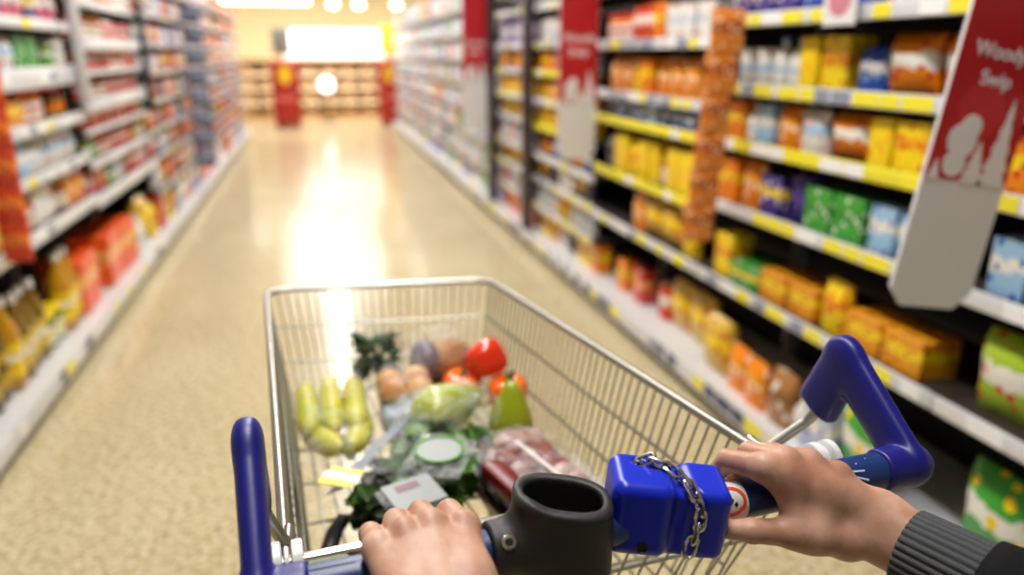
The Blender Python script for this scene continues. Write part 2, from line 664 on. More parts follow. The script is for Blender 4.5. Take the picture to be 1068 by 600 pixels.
def make_product(name, kind, w, d, h, cols):
    """A product standing at the origin, its front towards -y."""
    pm = print_mat('print_' + '_'.join(c.strip('#') for c in cols) + kind, *cols, scale=RND.uniform(3.2, 6), seed=RND.uniform(0, 9))
    if kind == 'carton':
        mb = MB().rbox((-w / 2, -d / 2, 0), (w / 2, d / 2, h), .003, 1)
        mb.box((-w / 2 + .004, -.001, h), (w / 2 - .004, .001, h + .0006))
        return link(name, mb.mesh(name, pm))
    if kind in ('pouch', 'bag'):
        return link(name, pouch_mesh(w, d, h, kind == 'bag').mesh(name, pm, angle=80))
    n = 14
    r = w / 2
    plain = mat('plain_' + cols[0].strip('#') + ('g' if kind in ('bottle', 'jar') else 'p'), cols[0], .12 if kind in ('bottle', 'jar') else .4, coat=.3 if kind in ('bottle', 'jar') else 0)
    capm = mat('cap_' + cols[2].strip('#'), cols[2], .35)
    labm = print_mat('label_' + cols[1].strip('#') + cols[2].strip('#'), cols[1], cols[2], cols[0], seed=RND.uniform(0, 5))
    if kind == 'bottle':
        o = link(name, MB().lathe([(r * .9, 0), (r, .008), (r, h * .58), (r * .8, h * .7), (r * .36, h * .82), (r * .34, h * .93)], n).mesh(name, plain))
        link('cap', MB().lathe([(r * .42, h * .9), (r * .42, h * .985), (r * .36, h)], n).mesh('cap', capm), o)
        link('label', MB().lathe([(r * 1.012, h * .14), (r * 1.012, h * .5)], n).mesh('label', labm), o)
    elif kind == 'jar':
        o = link(name, MB().lathe([(r * .88, 0), (r, h * .06), (r, h * .7), (r * .85, h * .8), (r * .84, h * .84)], n).mesh(name, plain))
        link('lid', MB().lathe([(r * .92, h * .82), (r * .92, h * .985), (r * .86, h)], n).mesh('lid', capm), o)
        link('label', MB().lathe([(r * 1.012, h * .14), (r * 1.012, h * .62)], n).mesh('label', labm), o)
    elif kind == 'tin':
        tinm = mat('tin_plate', '#b9bcc2', .25, metal=1)
        o = link(name, MB().lathe([(r * .96, 0), (r, .003), (r * .96, .006), (r * .96, h - .006), (r, h - .003), (r * .95, h), (r * .9, h - .004)], n).mesh(name, tinm))
        link('label', MB().lathe([(r * .985, .008), (r * .985, h - .008)], n).mesh('label', pm), o)
    else:  # tub
        o = link(name, MB().lathe([(r * .84, 0), (r * .9, .004), (r * .97, h * .84)], n).mesh(name, pm))
        link('lid', MB().lathe([(r, h * .82), (r, h * .97), (r * .93, h)], n).mesh('lid', capm), o)
    return o


YE, OR, RE, BL, PU, GR, WH, KR, LB, BR, DK, PK, AM, OL, GD = '#f6d414', '#f28a0a', '#d02318', '#2a50b4', '#43308c', '#3aa032', '#ece9e2', '#a8733f', '#9cc4e6', '#70401f', '#2c2430', '#e06a7c', '#e89a1c', '#7a5a10', '#d8b040'
DES = {   # name: kind, width, depth, height, colours
    'yellow_carton': ('carton', .12, .1, .17, (YE, '#e8a010', RE)), 'tall_yellow_carton': ('carton', .09, .07, .22, (YE, YE, OR)),
    'amber_carton': ('carton', .15, .13, .11, (AM, YE, '#c05a10')), 'orange_carton': ('carton', .12, .09, .17, (OR, YE, RE)),
    'orange_pouch': ('pouch', .13, .07, .18, (OR, AM, WH)), 'yellow_pouch': ('pouch', .12, .07, .17, (YE, AM, RE)),
    'golden_bag': ('bag', .19, .1, .24, (GD, YE, RE)), 'white_tub': ('tub', .1, .1, .13, (WH, LB, WH)), 'white_bottle': ('bottle', .07, .07, .17, (WH, WH, LB)),
    'blue_pack': ('pouch', .12, .06, .13, (BL, WH, LB)), 'sky_blue_carton': ('carton', .1, .07, .14, (LB, WH, BL)),
    'red_orange_bag': ('bag', .18, .09, .2, (OR, WH, RE)), 'red_pouch': ('pouch', .12, .07, .18, (RE, WH, OR)), 'red_carton': ('carton', .11, .08, .18, (RE, OR, WH)),
    'purple_tub': ('tub', .12, .12, .16, (PU, '#5a3aa0', PU)), 'purple_carton': ('carton', .12, .07, .14, (PU, YE, WH)),
    'green_carton': ('carton', .13, .1, .14, (GR, '#2c8c2c', WH)), 'green_flat_carton': ('carton', .2, .15, .09, (GR, YE, WH)),
    'green_bag': ('bag', .2, .1, .26, (GR, WH, YE)), 'lime_bag': ('bag', .18, .1, .22, ('#a9c832', WH, RE)), 'kraft_bag': ('pouch', .14, .09, .2, (KR, '#8a5a2e', WH)),
    'brown_carton': ('carton', .15, .12, .14, (BR, KR, DK)), 'dark_jar': ('jar', .075, .075, .13, (DK, AM, RE)), 'dark_pouch': ('pouch', .12, .07, .16, (DK, '#4a3c50', WH)),
    'white_pouch': ('pouch', .13, .07, .17, (WH, LB, PK)), 'white_carton': ('carton', .13, .09, .15, (WH, '#cfd4de', RE)), 'pale_blue_carton': ('carton', .13, .1, .2, ('#aebfdc', WH, BL)),
    'tomato_tin': ('tin', .076, .076, .11, (RE, WH, GR)), 'orange_jar': ('jar', .08, .08, .14, (OR, WH, RE)), 'red_jar': ('jar', .08, .08, .14, ('#b02a12', WH, '#c9a030')),
    'green_tin': ('tin', .076, .076, .11, (GR, WH, YE)), 'oil_bottle': ('bottle', .075, .075, .28, ('#80600c', '#d9c04a', WH)), 'olive_oil_bottle': ('bottle', .08, .08, .3, ('#4f4a10', '#c9a21c', '#20201c')),
    'golden_bottle': ('bottle', .085, .085, .3, ('#c08a12', YE, WH)), 'vinegar_bottle': ('bottle', .065, .065, .26, ('#2a1a10', WH, DK)),
    'pink_pack': ('pouch', .12, .07, .16, (PK, WH, PU)), 'orange_multipack': ('carton', .24, .16, .22, ('#f05a14', '#f6b060', RE)), 'green_jar': ('jar', .08, .08, .13, ('#5c7a1c', WH, YE)),
    'silver_pack': ('pouch', .14, .07, .17, ('#b4b6c4', WH, PU)), 'lilac_carton': ('carton', .14, .1, .18, ('#9c92c4', WH, PU)), 'peach_carton': ('carton', .14, .1, .18, ('#e8a684', WH, RE)),
}
CATS = {'carton': 'carton', 'multipack': 'carton', 'pouch': 'pouch', 'pack': 'pack', 'bag': 'bag', 'tub': 'tub', 'bottle': 'bottle', 'jar': 'jar', 'tin': 'tin'}


def put(side, bayname, shelfname, x_front, y, z, des, w, d, h, jitter=True):
    key = (des, round(w, 3), round(d, 3), round(h, 3))
    kind, *_, cols = DES[des]
    if key not in PROTO:
        o = PROTO[key] = make_product(des, kind, w, d, h, cols)
    else:
        o = copy_tree(PROTO[key])
    rz = (-PI / 2 if side == 'R' else PI / 2) + (RND.uniform(-.04, .04) if jitter else 0)
    sg = 1 if side == 'R' else -1
    o.location = (x_front + sg * (d / 2 + .012), y, z + .0005)
    o.rotation_euler = (0, 0, rz)
    o['category'] = CATS[des.split('_')[-1]]
    PLACED.append((bayname, shelfname, des, y, o))
    return o


def fill(side, bayname, y0, y1, z, gap, shelfname, seq, base=False, setback=.03, scale=1.0, hmax=None, stack=False):
    """Products along one shelf from its far end to its near end."""
    xf = {('R', False): 1.50, ('R', True): 1.45, ('L', False): -1.15, ('L', True): -1.11}[(side, base)]
    sg = 1 if side == 'R' else -1
    y = y1 - .05
    i = 0
    while True:
        it = seq[i % len(seq)] if isinstance(seq, list) else RND.choice(seq)
        i += 1
        if isinstance(it, float):         # an empty stretch of shelf
            y -= it
            if y < y0 + .05: break
            continue
        des, n = it if isinstance(it, tuple) else (it, RND.choice((1, 2, 2, 3)))
        kind, w, d, h, _ = DES[des]
        s = scale
        room = min(gap - .035, gap * (.70 if not base else .93)) if gap > .16 else gap - .04
        if h * s > room:
            hh = room
            if kind in ('bottle', 'jar', 'tub', 'tin') and h * s > room * 1.35:
                w *= max(.75, room / (h * s)); d = w
        else:
            hh = h * s
        w, d = w * s, d * s
        if kind in ('bottle', 'jar', 'tub', 'tin'): d = w
        done = False
        for k in range(n):
            if y - w - .012 < y0 + .03:
                done = True; break
            put(side, bayname, shelfname, xf + sg * (setback + RND.uniform(0, .02)), y - w / 2 - .006, z, des, w, d, hh)
            y -= w + .012 + (RND.uniform(0, .012))
        if done or (isinstance(seq, list) and i >= len(seq) and seq[-1] == 'END'):
            break
        if i > 60: break


SHN = ['bottom deck', 'second shelf up', 'third shelf up', 'fourth shelf up', 'fifth shelf up', 'sixth shelf up', 'seventh shelf up', 'eighth shelf up', 'ninth shelf up']


def stock(side, bayname, y0, y1, shelves, seqs, base_top=.13, setbacks=None, top=2.2, scale=1.0, bscale=None):
    zs = [base_top] + list(shelves) + [top]
    for k, seq in enumerate(seqs):
        if not seq: continue
        fill(side, bayname, y0, y1, zs[k], zs[k + 1] - zs[k], SHN[k], seq, base=(k == 0), setback=(setbacks or {}).get(k, .10 if k == 0 else .02), scale=bscale if (k == 0 and bscale) else scale)


# right wall -------------------------------------------------------------------------------
BR_ = [.54, .845, 1.085, 1.285, 1.52, 1.78]
bay('R', .2, 1.5, BR_, 'right hand shelving bay nearest the camera, before the big red banner', M_SHELF_D, M_BACK_D, tick='wwwyg', yellow_rails=(), dens=.9)
stock('R', 'right bay before the big banner', .2, 1.5, BR_, [
    [('green_bag', 3), ('pale_blue_carton', 2), ('green_bag', 2)], [('lime_bag', 2), ('amber_carton', 1), ('lime_bag', 2)],
    [('sky_blue_carton', 2), ('lime_bag', 3)], [('orange_carton', 3), ('yellow_carton', 3)], [('dark_pouch', 5)], [], []])
bay('R', 1.5, 2.8, BR_, 'right hand shelving bay behind the big red banner, yellow price rail at chest height', M_SHELF_D, M_BACK_D, tick='yyyywg', yellow_rails=(2,), dens=.85)
stock('R', 'right bay behind the big banner', 1.5, 2.8, BR_, [
    [('golden_bag', 1), ('orange_pouch', 2), ('kraft_bag', 1), ('white_bottle', 1), ('pale_blue_carton', 1), ('green_bag', 3), ('pale_blue_carton', 1), ('green_bag', 2)],
    [('yellow_carton', 1), ('green_flat_carton', 1), ('amber_carton', 2), ('yellow_pouch', 1), ('amber_carton', 2), ('lime_bag', 3)],
    [('orange_carton', 1), ('orange_pouch', 1), ('purple_carton', 1), ('purple_tub', 1), ('green_carton', 2), ('sky_blue_carton', 2), ('blue_pack', 1), ('sky_blue_carton', 2)],
    [('orange_carton', 1), ('white_bottle', 1), ('sky_blue_carton', 1), ('orange_pouch', 1), ('white_pouch', 1), ('red_orange_bag', 1), ('tall_yellow_carton', 1), ('yellow_carton', 1), ('dark_pouch', 3)],
    [('white_tub', 2), ('white_bottle', 2), ('tall_yellow_carton', 1), ('yellow_carton', 1), ('blue_pack', 1), ('red_orange_bag', 2), ('red_pouch', 2)],
    [('purple_carton', 3), ('blue_pack', 3), ('white_carton', 2), ('purple_carton', 3)], []], setbacks={0: .03, 4: .05})
BR2 = [.54, .80, 1.075, 1.205, 1.45, 1.72]
bay('R', 2.8, 4.1, BR2, 'right hand shelving bay between the orange hanging strip and the middle banner', M_SHELF_D, M_BACK_D, tick='ywgyg', yellow_rails=(1, 2), dens=.8)
stock('R', 'right bay beyond the orange strip', 2.8, 4.1, BR2, [
    [.15, ('orange_carton', 1), .1, ('red_carton', 1), .14, ('red_pouch', 1), ('golden_bag', 2), ('orange_pouch', 2)],
    [.42, ('orange_pouch', 1), ('golden_bag', 2), ('yellow_pouch', 2), ('dark_jar', 1), ('yellow_carton', 1)],
    [('dark_pouch', 1), ('tall_yellow_carton', 2), ('yellow_pouch', 1), ('tall_yellow_carton', 2), ('red_jar', 1), ('tall_yellow_carton', 3), ('yellow_pouch', 3)],
    [('dark_pouch', 1), ('blue_pack', 3), ('sky_blue_carton', 1), ('blue_pack', 3)],
    [('orange_pouch', 2), ('yellow_pouch', 1), ('orange_carton', 1), ('orange_pouch', 3), ('yellow_pouch', 2)],
    [('orange_jar', 3), ('red_pouch', 2), ('orange_carton', 1), ('white_carton', 3)], [('white_carton', 3), ('pink_pack', 3)]], setbacks={0: .12, 4: .04})
BR3 = [.36, .55, .72, .92, 1.09, 1.28, 1.46, 1.7]
bay('R', 4.1, 5.4, BR3, 'right hand shelving bay behind the middle banner, just before the dark posts', M_SHELF_D, M_BACK_D, tick='ywgwy', yellow_rails=(3, 5), dens=.7)
stock('R', 'right bay behind the middle banner', 4.1, 5.4, BR3, [
    [('yellow_carton', 2), ('orange_carton', 1), ('white_bottle', 2), .2], [('white_pouch', 3), ('yellow_pouch', 2)], [('golden_bag', 1), ('dark_pouch', 2), ('white_carton', 2)],
    [('dark_jar', 3), ('blue_pack', 2), ('dark_pouch', 1)], [('yellow_carton', 3), ('yellow_pouch', 2)], [('yellow_pouch', 2), ('orange_pouch', 2), ('yellow_carton', 1)],
    [('orange_carton', 2), ('red_carton', 1), ('dark_pouch', 2)], [('white_carton', 2), ('silver_pack', 2)], []])
bay('R', 5.4, 6.6, BR3, 'right hand shelving bay standing between the two dark aubergine posts', M_SHELF_D, M_BACK_D, tick='ywgw', dens=.6)
stock('R', 'right bay between the dark posts', 5.4, 6.6, BR3, [
    [('red_carton', 2), ('orange_carton', 1)], [('red_pouch', 2), ('white_pouch', 2)], [('golden_bag', 1), ('yellow_pouch', 2)], [('white_pouch', 2), ('peach_carton', 1)],
    [('yellow_pouch', 2), ('golden_bag', 1)], [('yellow_carton', 3)], [('orange_carton', 2), ('brown_carton', 1)], [('lilac_carton', 2), ('dark_pouch', 1)], []])
for i, y in enumerate((5.42, 6.58)):
    o = MB().rbox((1.445, y - .075, .1455), (1.498, y + .075, 2.3), .008).build('end_post', M_POST_D)
    tag(o, ['dark aubergine shelving post beyond the middle banner, the nearer of two', 'dark aubergine shelving post beside the smallest banner, the farther of two'][i], 'post')
BRF = [.38, .62, .86, 1.10, 1.34, 1.58, 1.82]
pale = [('white_pouch', 2), ('silver_pack', 2), ('lilac_carton', 1), ('peach_carton', 1), ('white_carton', 2), ('pale_blue_carton', 1), ('green_carton', 1), ('orange_carton', 1), ('pink_pack', 1), ('sky_blue_carton', 1), ('white_bottle', 2), ('blue_pack', 1)]
CNT = ['first', 'second', 'third', 'fourth', 'fifth', 'sixth']
for i in range(6):
    a = 6.6 + 1.45 * i
    b = a + 1.45
    nm = CNT[i] + ' right bay past smallest banner'
    bay('R', a, b, BRF, f'{CNT[i]} pale right hand shelving bay past the smallest banner', M_SHELF_G, M_BACK_W, lip_m=M_LIP_G, tickets=i < 2, tick='wwgy', dens=.4)
    seqs = []
    for k in range(8):
        q = pale[:]
        RND.shuffle(q)
        if k == 0: q = [('green_carton', 2), ('yellow_carton', 1), ('blue_pack', 2), ('white_pouch', 2), ('lilac_carton', 2)]; RND.shuffle(q)
        seqs.append(q)
    stock('R', nm, a, b, BRF, seqs, scale=1.15 if i < 2 else 1.5)

# left wall --------------------------------------------------------------------------------
BL1 = [.68, .90, 1.105, 1.33, 1.53, 1.76]
bay('L', 1.15, 2.8, BL1, 'left hand shelving bay nearest the camera, before the orange hanging strip', M_SHELF_W, M_BACK_D, lip_h=.06, tick='wwwyg', dens=.3, base_top=.12)
stock('L', 'left bay before the orange strip', 1.2, 2.8, BL1, [[('vinegar_bottle', 3), ('white_pouch', 2), ('olive_oil_bottle', 3)], [('white_carton', 2), ('green_jar', 2), ('red_pouch', 2)], [('orange_pouch', 3), ('white_carton', 3)], [('amber_carton', 2), ('orange_pouch', 3)], [('green_carton', 3), ('white_carton', 2)], [], []])
bay('L', 2.8, 4.45, BL1, 'left hand shelving bay beside the orange hanging strip, oil bottles at its foot', M_SHELF_D, M_BACK_D, lips=(.06, .05, .055, .09, .045, .05), tick='wwwwyg', dens=.45, base_top=.12)
stock('L', 'left bay beside the orange strip', 2.8, 4.45, BL1, [
    [('orange_multipack', 1), ('golden_bottle', 2), ('green_jar', 2), ('oil_bottle', 3), ('golden_bottle', 1), ('olive_oil_bottle', 4), ('vinegar_bottle', 3), ('white_pouch', 1), ('dark_jar', 3)],
    [('orange_pouch', 2), ('red_jar', 2), ('white_carton', 2), ('orange_jar', 2), ('amber_carton', 2), ('green_jar', 2)],
    [('white_pouch', 4), ('white_bottle', 2), ('sky_blue_carton', 1), ('yellow_pouch', 2), ('blue_pack', 2), ('white_pouch', 3)],
    [.1, ('dark_jar', 2), .1, ('orange_jar', 3), ('amber_carton', 2), ('orange_pouch', 2), ('yellow_pouch', 2)],
    [('white_carton', 1), ('green_tin', 1), .12, ('green_carton', 2), ('white_pouch', 3), ('green_jar', 3)],
    [('pink_pack', 2), ('purple_carton', 1), ('pink_pack', 2), ('blue_pack', 3), ('white_carton', 1), ('blue_pack', 3)], []], setbacks={0: .06}, bscale=1.25)
BL2 = [.66, .84, 1.0, 1.155, 1.30, 1.47, 1.66]
bay('L', 4.45, 6.1, BL2, 'left hand shelving bay past the pale grey post, tomato goods on deep white rails', M_SHELF_D, M_BACK_D, lip_h=.06, lips=(.07, .045, .028, .075, .028, .07, .04), tick='wwwww', dens=.35, base_top=.12)
red = ['tomato_tin', 'red_jar', 'orange_jar', 'red_carton', 'orange_multipack', 'red_pouch', 'tomato_tin', 'red_jar']
stock('L', 'left bay past the grey post', 4.45, 6.1, BL2, [
    [('yellow_pouch', 1), ('golden_bag', 1), ('white_bottle', 2), ('green_jar', 1), ('orange_multipack', 3)], [('pink_pack', 2), ('red_pouch', 3), ('white_pouch', 2), ('green_tin', 2), ('red_carton', 2)],
    [('green_jar', 3), ('dark_jar', 2), ('tomato_tin', 5), ('orange_jar', 3), ('green_tin', 3)], [('green_jar', 2), ('red_carton', 5), ('red_carton', 4), ('tomato_tin', 4)], [('tomato_tin', 4), ('tomato_tin', 6), ('red_jar', 4)], [('red_carton', 3), ('orange_jar', 3), ('tomato_tin', 6)], [('tomato_tin', 9), ('red_jar', 6)], [('white_carton', 3), ('peach_carton', 3)]], setbacks={0: .05}, bscale=1.3)
BLF = [.42, .66, .86, 1.06, 1.26, 1.47, 1.68, 1.9]
LN = ['left bay past the black post', 'left bay at the blue strip', 'first left bay past blue strip', 'second left bay past blue strip', 'third left bay past blue strip']
LL = ['left hand shelving bay just past the black post', 'left hand shelving bay behind the blue hanging strip', 'first left hand shelving bay past the blue hanging strip', 'second left hand shelving bay past the blue hanging strip', 'third left hand shelving bay past the blue strip, at the aisle end']
lset = [('red_carton', 2), ('tomato_tin', 3), ('silver_pack', 2), ('kraft_bag', 1), ('purple_carton', 1), ('peach_carton', 1), ('orange_carton', 1), ('lilac_carton', 1), ('white_pouch', 2), ('yellow_pouch', 1), ('dark_pouch', 1), ('brown_carton', 1), ('red_pouch', 2)]
for i in range(5):
    a = 6.1 + 1.65 * i
    bay('L', a, a + 1.65, BLF, LL[i], M_SHELF_D, M_BACK_D, lip_h=.04, lip_m=M_LIP_G, tickets=i < 1, tick='wwy', dens=.3, base_top=.12)
    seqs = []
    for k in range(9):
        q = lset[:]; RND.shuffle(q); seqs.append(q)
    stock('L', LN[i], a, a + 1.65, BLF, seqs, base_top=.12, setbacks={0: .05}, scale=1.2 if i < 2 else 1.5, bscale=1.5)
for y, m, lab, w, zb in ((4.45, M_POST_W, 'pale grey shelving post between the first two left hand bays', .12, 1.14), (6.1, M_POST_K, 'black shelving post beyond the tomato goods on the left wall', .10, 1.0)):
    o = MB().rbox((-1.1475, y - w / 2, zb), (-1.118, y + w / 2, 2.3), .006).build('end_post', m)
    tag(o, lab, 'post')

# names of the products, counted along each shelf
by = {}
for r in PLACED:
    by.setdefault(r[:3], []).append(r)
for (bn, sn, des), rows in by.items():
    rows.sort(key=lambda r: r[3])
    nice = des.replace('_', ' ')
    for k, r in enumerate(rows):
        r[4]['label'] = f'{nice} on the {sn}, {bn}' if len(rows) == 1 else f'{ORD[k] if k < len(ORD) else "last"} {nice} from near end, {sn}, {bn}'
        r[4]['group'] = f'{nice}s, {sn}, {bn}'

# ------------------------------------------------------------------ banners, strips, signs along the shelves
M_RED = mat('banner_red', '#b5121b', .45)
M_RED2 = mat('banner_red_print', '#c4232b', .45)
M_CARD = mat('banner_card', '#dedcdd', .5)
M_SNOW = mat('banner_white_print', '#e4e1e3', .5)
M_CHROME = mat('chrome', '#d4d6da', .16, metal=1.0)
M_BLACKP = mat('black_plastic', '#141416', .4)


def banner(label, x_out, w, y, z0, h, tilt, split, words, post_x):
    """A fin banner standing out from the shelves, its printed face towards the trolley."""
    t = thing('fin_banner', label, 'banner', (x_out + w / 2, y, z0))
    M = Matrix.Translation((x_out + w / 2, y, z0)) @ Matrix.Rotation(tilt, 4, 'Y')
    c = w * .18
    MB().prism([(-w / 2, c), (-w / 2 + c, 0), (w / 2 - c, 0), (w / 2, c), (w / 2, h), (-w / 2, h)], -.004, .004, M).build('board', M_CARD, t, smooth=False)
    MB().prism([(-w / 2 + .001, split), (w / 2 - .001, split), (w / 2 - .001, h), (-w / 2 + .001, h)], -.0052, -.004, M).build('red_print', M_RED, t, smooth=False)
    # snowy firs and a snowman cut out of the white part
    def fir(mb, x, z, ww, hh):
        k = 5
        L_, R_ = [], []
        for i in range(k):
            a = i / k; b = (i + .8) / k
            L_ += [(x - ww * (1 - a) / 2, z + hh * a), (x - ww * (1 - b) / 2 * .72, z + hh * b)]
            R_ += [(x + ww * (1 - a) / 2, z + hh * a), (x + ww * (1 - b) / 2 * .72, z + hh * b)]
        mb.prism(L_ + [(x, z + hh)] + R_[::-1], -.0064, -.0052, M)
    s = MB()
    fir(s, w * .30, split - .002, w * .36, w * .85)
    fir(s, w * .05, split - .002, w * .3, w * .42)
    fir(s, -w * .40, split - .002, w * .16, w * .2)
    def disc(x, z, r, n=14):
        disc.k += 1
        s.prism([(x + r * math.cos(2 * PI * i / n), z + r * math.sin(2 * PI * i / n)) for i in range(n)], -.0064 - disc.k * .0004, -.0052, M)
    disc.k = 0
    disc(-w * .2, split + w * .16, w * .13); disc(-w * .18, split + w * .38, w * .17); disc(-w * .12, split + w * .52, w * .12)
    s.build('snow_print', M_SNOW, t, smooth=False)
    d = MB()
    n = 20
    d.prism([(-w * .06 + w * .27 * math.cos(2 * PI * i / n), h * .48 + w * .27 * math.sin(2 * PI * i / n)) for i in range(n)], -.006, -.0052, M)
    d.build('round_print', M_RED2, t, smooth=False)
    for i, (tx, size, dx, dz) in enumerate(words):
        cu = bpy.data.curves.new('lettering', 'FONT')
        cu.body = tx; cu.size = size; cu.extrude = .0006; cu.align_x = 'CENTER'; cu.offset = size * .012
        cu.materials.append(M_SNOW)
        tmp = bpy.data.objects.new('lettering_curve', cu); COL.objects.link(tmp)
        bpy.context.view_layer.update()
        me = bpy.data.meshes.new_from_object(tmp.evaluated_get(bpy.context.evaluated_depsgraph_get()))
        bpy.data.objects.remove(tmp)
        me.name = 'lettering'
        o = link('lettering', me, t)
        o.matrix_local = Matrix.Rotation(tilt, 4, 'Y') @ Matrix.Translation((dx, -.0062, dz)) @ Matrix.Rotation(PI / 2, 4, 'X')
    e = M @ Vector((0, 0, h))
    MB().tube([(e.x, y, e.z - .03), (e.x, y, e.z + .02), (post_x, y + .01, e.z + .02)], .006, 8).build('bracket', M_BLACKP, t)
    return t


banner('big red and white winter fin banner tilted out before the nearest shelves', 1.136, .2095, 1.30, .878, .858, math.radians(9), .271, [('Woody', .041, -.006, .515), ('Swip', .041, .0, .463)], 1.498)
banner('medium red and white fin banner hanging beside the dark shelving post', 1.275, .215, 4.06, .835, 1.2, 0, .30, [('Woody', .06, 0, .62), ('Swip', .06, 0, .55)], 1.498)
banner('smallest, farthest red and white fin banner past the second dark post', 1.25, .215, 6.72, .74, 1.3, 0, .42, [('Woody', .06, 0, .72), ('Swip', .06, 0, .65)], 1.498)
# a spring clip on the big banner
t = thing('shelf_talker', 'white and pink promotional card clipped to the top right hand rail', 'sign', (1.46, 2.06, 1.50))
MB().rbox((1.476, 1.96, 1.475), (1.480, 2.11, 1.60), .0015, 1).build('card', mat('talker_card', '#e6e2e4', .4), t)
MB().prism([(2.035 + .05 * math.cos(2 * PI * i / 18), 1.545 + .045 * math.sin(2 * PI * i / 18)) for i in range(18)], 1.4745, 1.4758, Matrix(((0, 1, 0, 0), (1, 0, 0, 0), (0, 0, 1, 0), (0, 0, 0, 1)))).build('pink_print', mat('talker_pink', '#cf7f92', .4), t, smooth=False)
MB().box((1.480, 2.02, 1.51), (1.4995, 2.05, 1.525)).build('clip', M_BLACKP, t, smooth=False)


def clip_strip(label, x, y, z_top, z_bot, n, des_cols, names, glabel, side, w=.12, hgt=.15, lean=(0, 0)):
    t = thing('clip_strip', label, 'hanging strip', (x, y, z_top))
    k = 12
    path = [(x + lean[0] * i / k, y + lean[1] * i / k, z_top + (z_bot - z_top) * i / k) for i in range(k + 1)]
    MB().tube(path, .011, 6, flat=(.15, 1), up=(0, 1, 0)).build('strip', mat('strip_plastic', '#c8c8cc', .3), t)
    hookx = 1.4975 if side == 'R' else -1.1475
    MB().tube([(x, y, z_top - .01), (x, y, z_top + .05), (hookx, y, z_top + .05)], .004, 6).build('hook', M_CHROME, t)
    step = (z_top - z_bot) / n
    proto = None
    for i in range(n):
        f = (i + .5) / n
        if proto is None:
            pm = print_mat('strip_print_' + glabel.replace(' ', '_'), *des_cols, scale=6)
            mb = pouch_mesh(w, .05, hgt, True)
            proto = link(names, mb.mesh(names, pm, angle=80)); o = proto
        else:
            o = proto.copy(); COL.objects.link(o)
        yy = y + lean[1] * f
        o.location = (x + lean[0] * f + (.0), yy - .037, z_top - step * (i + 1) + .004)
        o.rotation_euler = (0, 0, RND.uniform(-.2, .2))
        tag(o, f'{glabel}, {ORD[i]} from the top of its strip', 'pack', glabel + ' on a strip')


clip_strip('hanging strip of orange snack packs at the right hand shelves', 1.40, 2.55, 1.53, .70, 6, ('#e8862a', '#b8551a', '#f6dcb8'), 'snack_pack', 'orange snack pack hanging before the right shelves', 'R', w=.125, lean=(0, .13))
clip_strip('hanging strip of red orange packs at the left hand shelves', -1.09, 3.12, 1.46, .66, 6, ('#d8441a', '#f08030', '#7a1c10'), 'snack_pack', 'red orange pack hanging before the left shelves', 'L', w=.10)
clip_strip('hanging strip of slate blue packs far along the left hand shelves', -1.05, 8.0, 1.85, .35, 8, ('#3c4a6e', '#aeb6cc', '#20263c'), 'hanging_pack', 'slate blue pack hanging before the left shelves', 'L', w=.19, hgt=.15)

# ------------------------------------------------------------------ the far end of the aisle
M_WOOD = mat('bakery_wood', '#c99a66', .5, vary=.35, vary_scale=3)
M_WOODL = mat('bakery_wood_pale', '#f3dcb8', .5)
M_HEADER = mat('lit_header', '#ffffff', .5, emit='#fffaf2', strength=HEADER_GLOW)
ex0, ex1, ey = -1.6, 2.3, 17.6
t = thing('bakery_display', 'wide wooden bakery display with a bright lit header across the aisle end', 'shelving', ((ex0 + ex1) / 2, ey + .3, 0))
MB().box((ex0, ey + .45, 0), (ex1, ey + .5, 1.25)).build('back_panel', M_WOODL, t, smooth=False)
MB().box((ex0, ey + .04, 0), (ex1, ey + .449, .12)).build('plinth', M_WOOD, t, smooth=False)
for z in (.38, .68, .98):
    MB().rbox((ex0, ey, z - .06), (ex1, ey + .449, z), .01).build('shelf', M_WOODL, t)
MB().rbox((ex0, ey - .02, 1.22), (ex1, ey + .5, 1.27), .01).build('shelf', M_WOOD, t)
hb = MB().rbox((-.55, ey + .0, 1.275), (1.55, ey + .2, 1.86), .03).build('header', M_HEADER, t)
bread = blotch_mat('crust', [(.3, '#b98450'), (.5, '#dcb484'), (.7, '#efdcb8')], 9)
loafp = None
cn = 0
for row, z in enumerate((.12, .38, .68, .98)):
    for i in range(9):
        x = ex0 + .25 + i * .42
        if loafp is None:
            mb = MB()
            P = [[(.15 * math.sin(PI * v / 8) ** .5 * math.cos(2 * PI * u_ / 14), -.16 + .32 * v / 8, .075 + .075 * math.sin(PI * v / 8) ** .5 * math.sin(2 * PI * u_ / 14)) for v in range(9)] for u_ in range(14)]
            mb.grid(P, closed_u=True)
            loafp = link('bread_loaf', mb.mesh('bread_loaf', bread, angle=180)); o = loafp
        else:
            o = loafp.copy(); COL.objects.link(o)
        o.location = (x, ey + .2, z)
        rn = ['bottom board', 'lowest wooden shelf', 'middle wooden shelf', 'upper wooden shelf'][row]
        tag(o, f'brown bread loaf, {ORD[i]} along the {rn} at the aisle end', 'bread', 'bread loaves at the aisle end')

M_STAND = mat('stand_red', '#a81e14', .4)
M_BADGE = mat('badge_yellow', '#f2c414', .4)


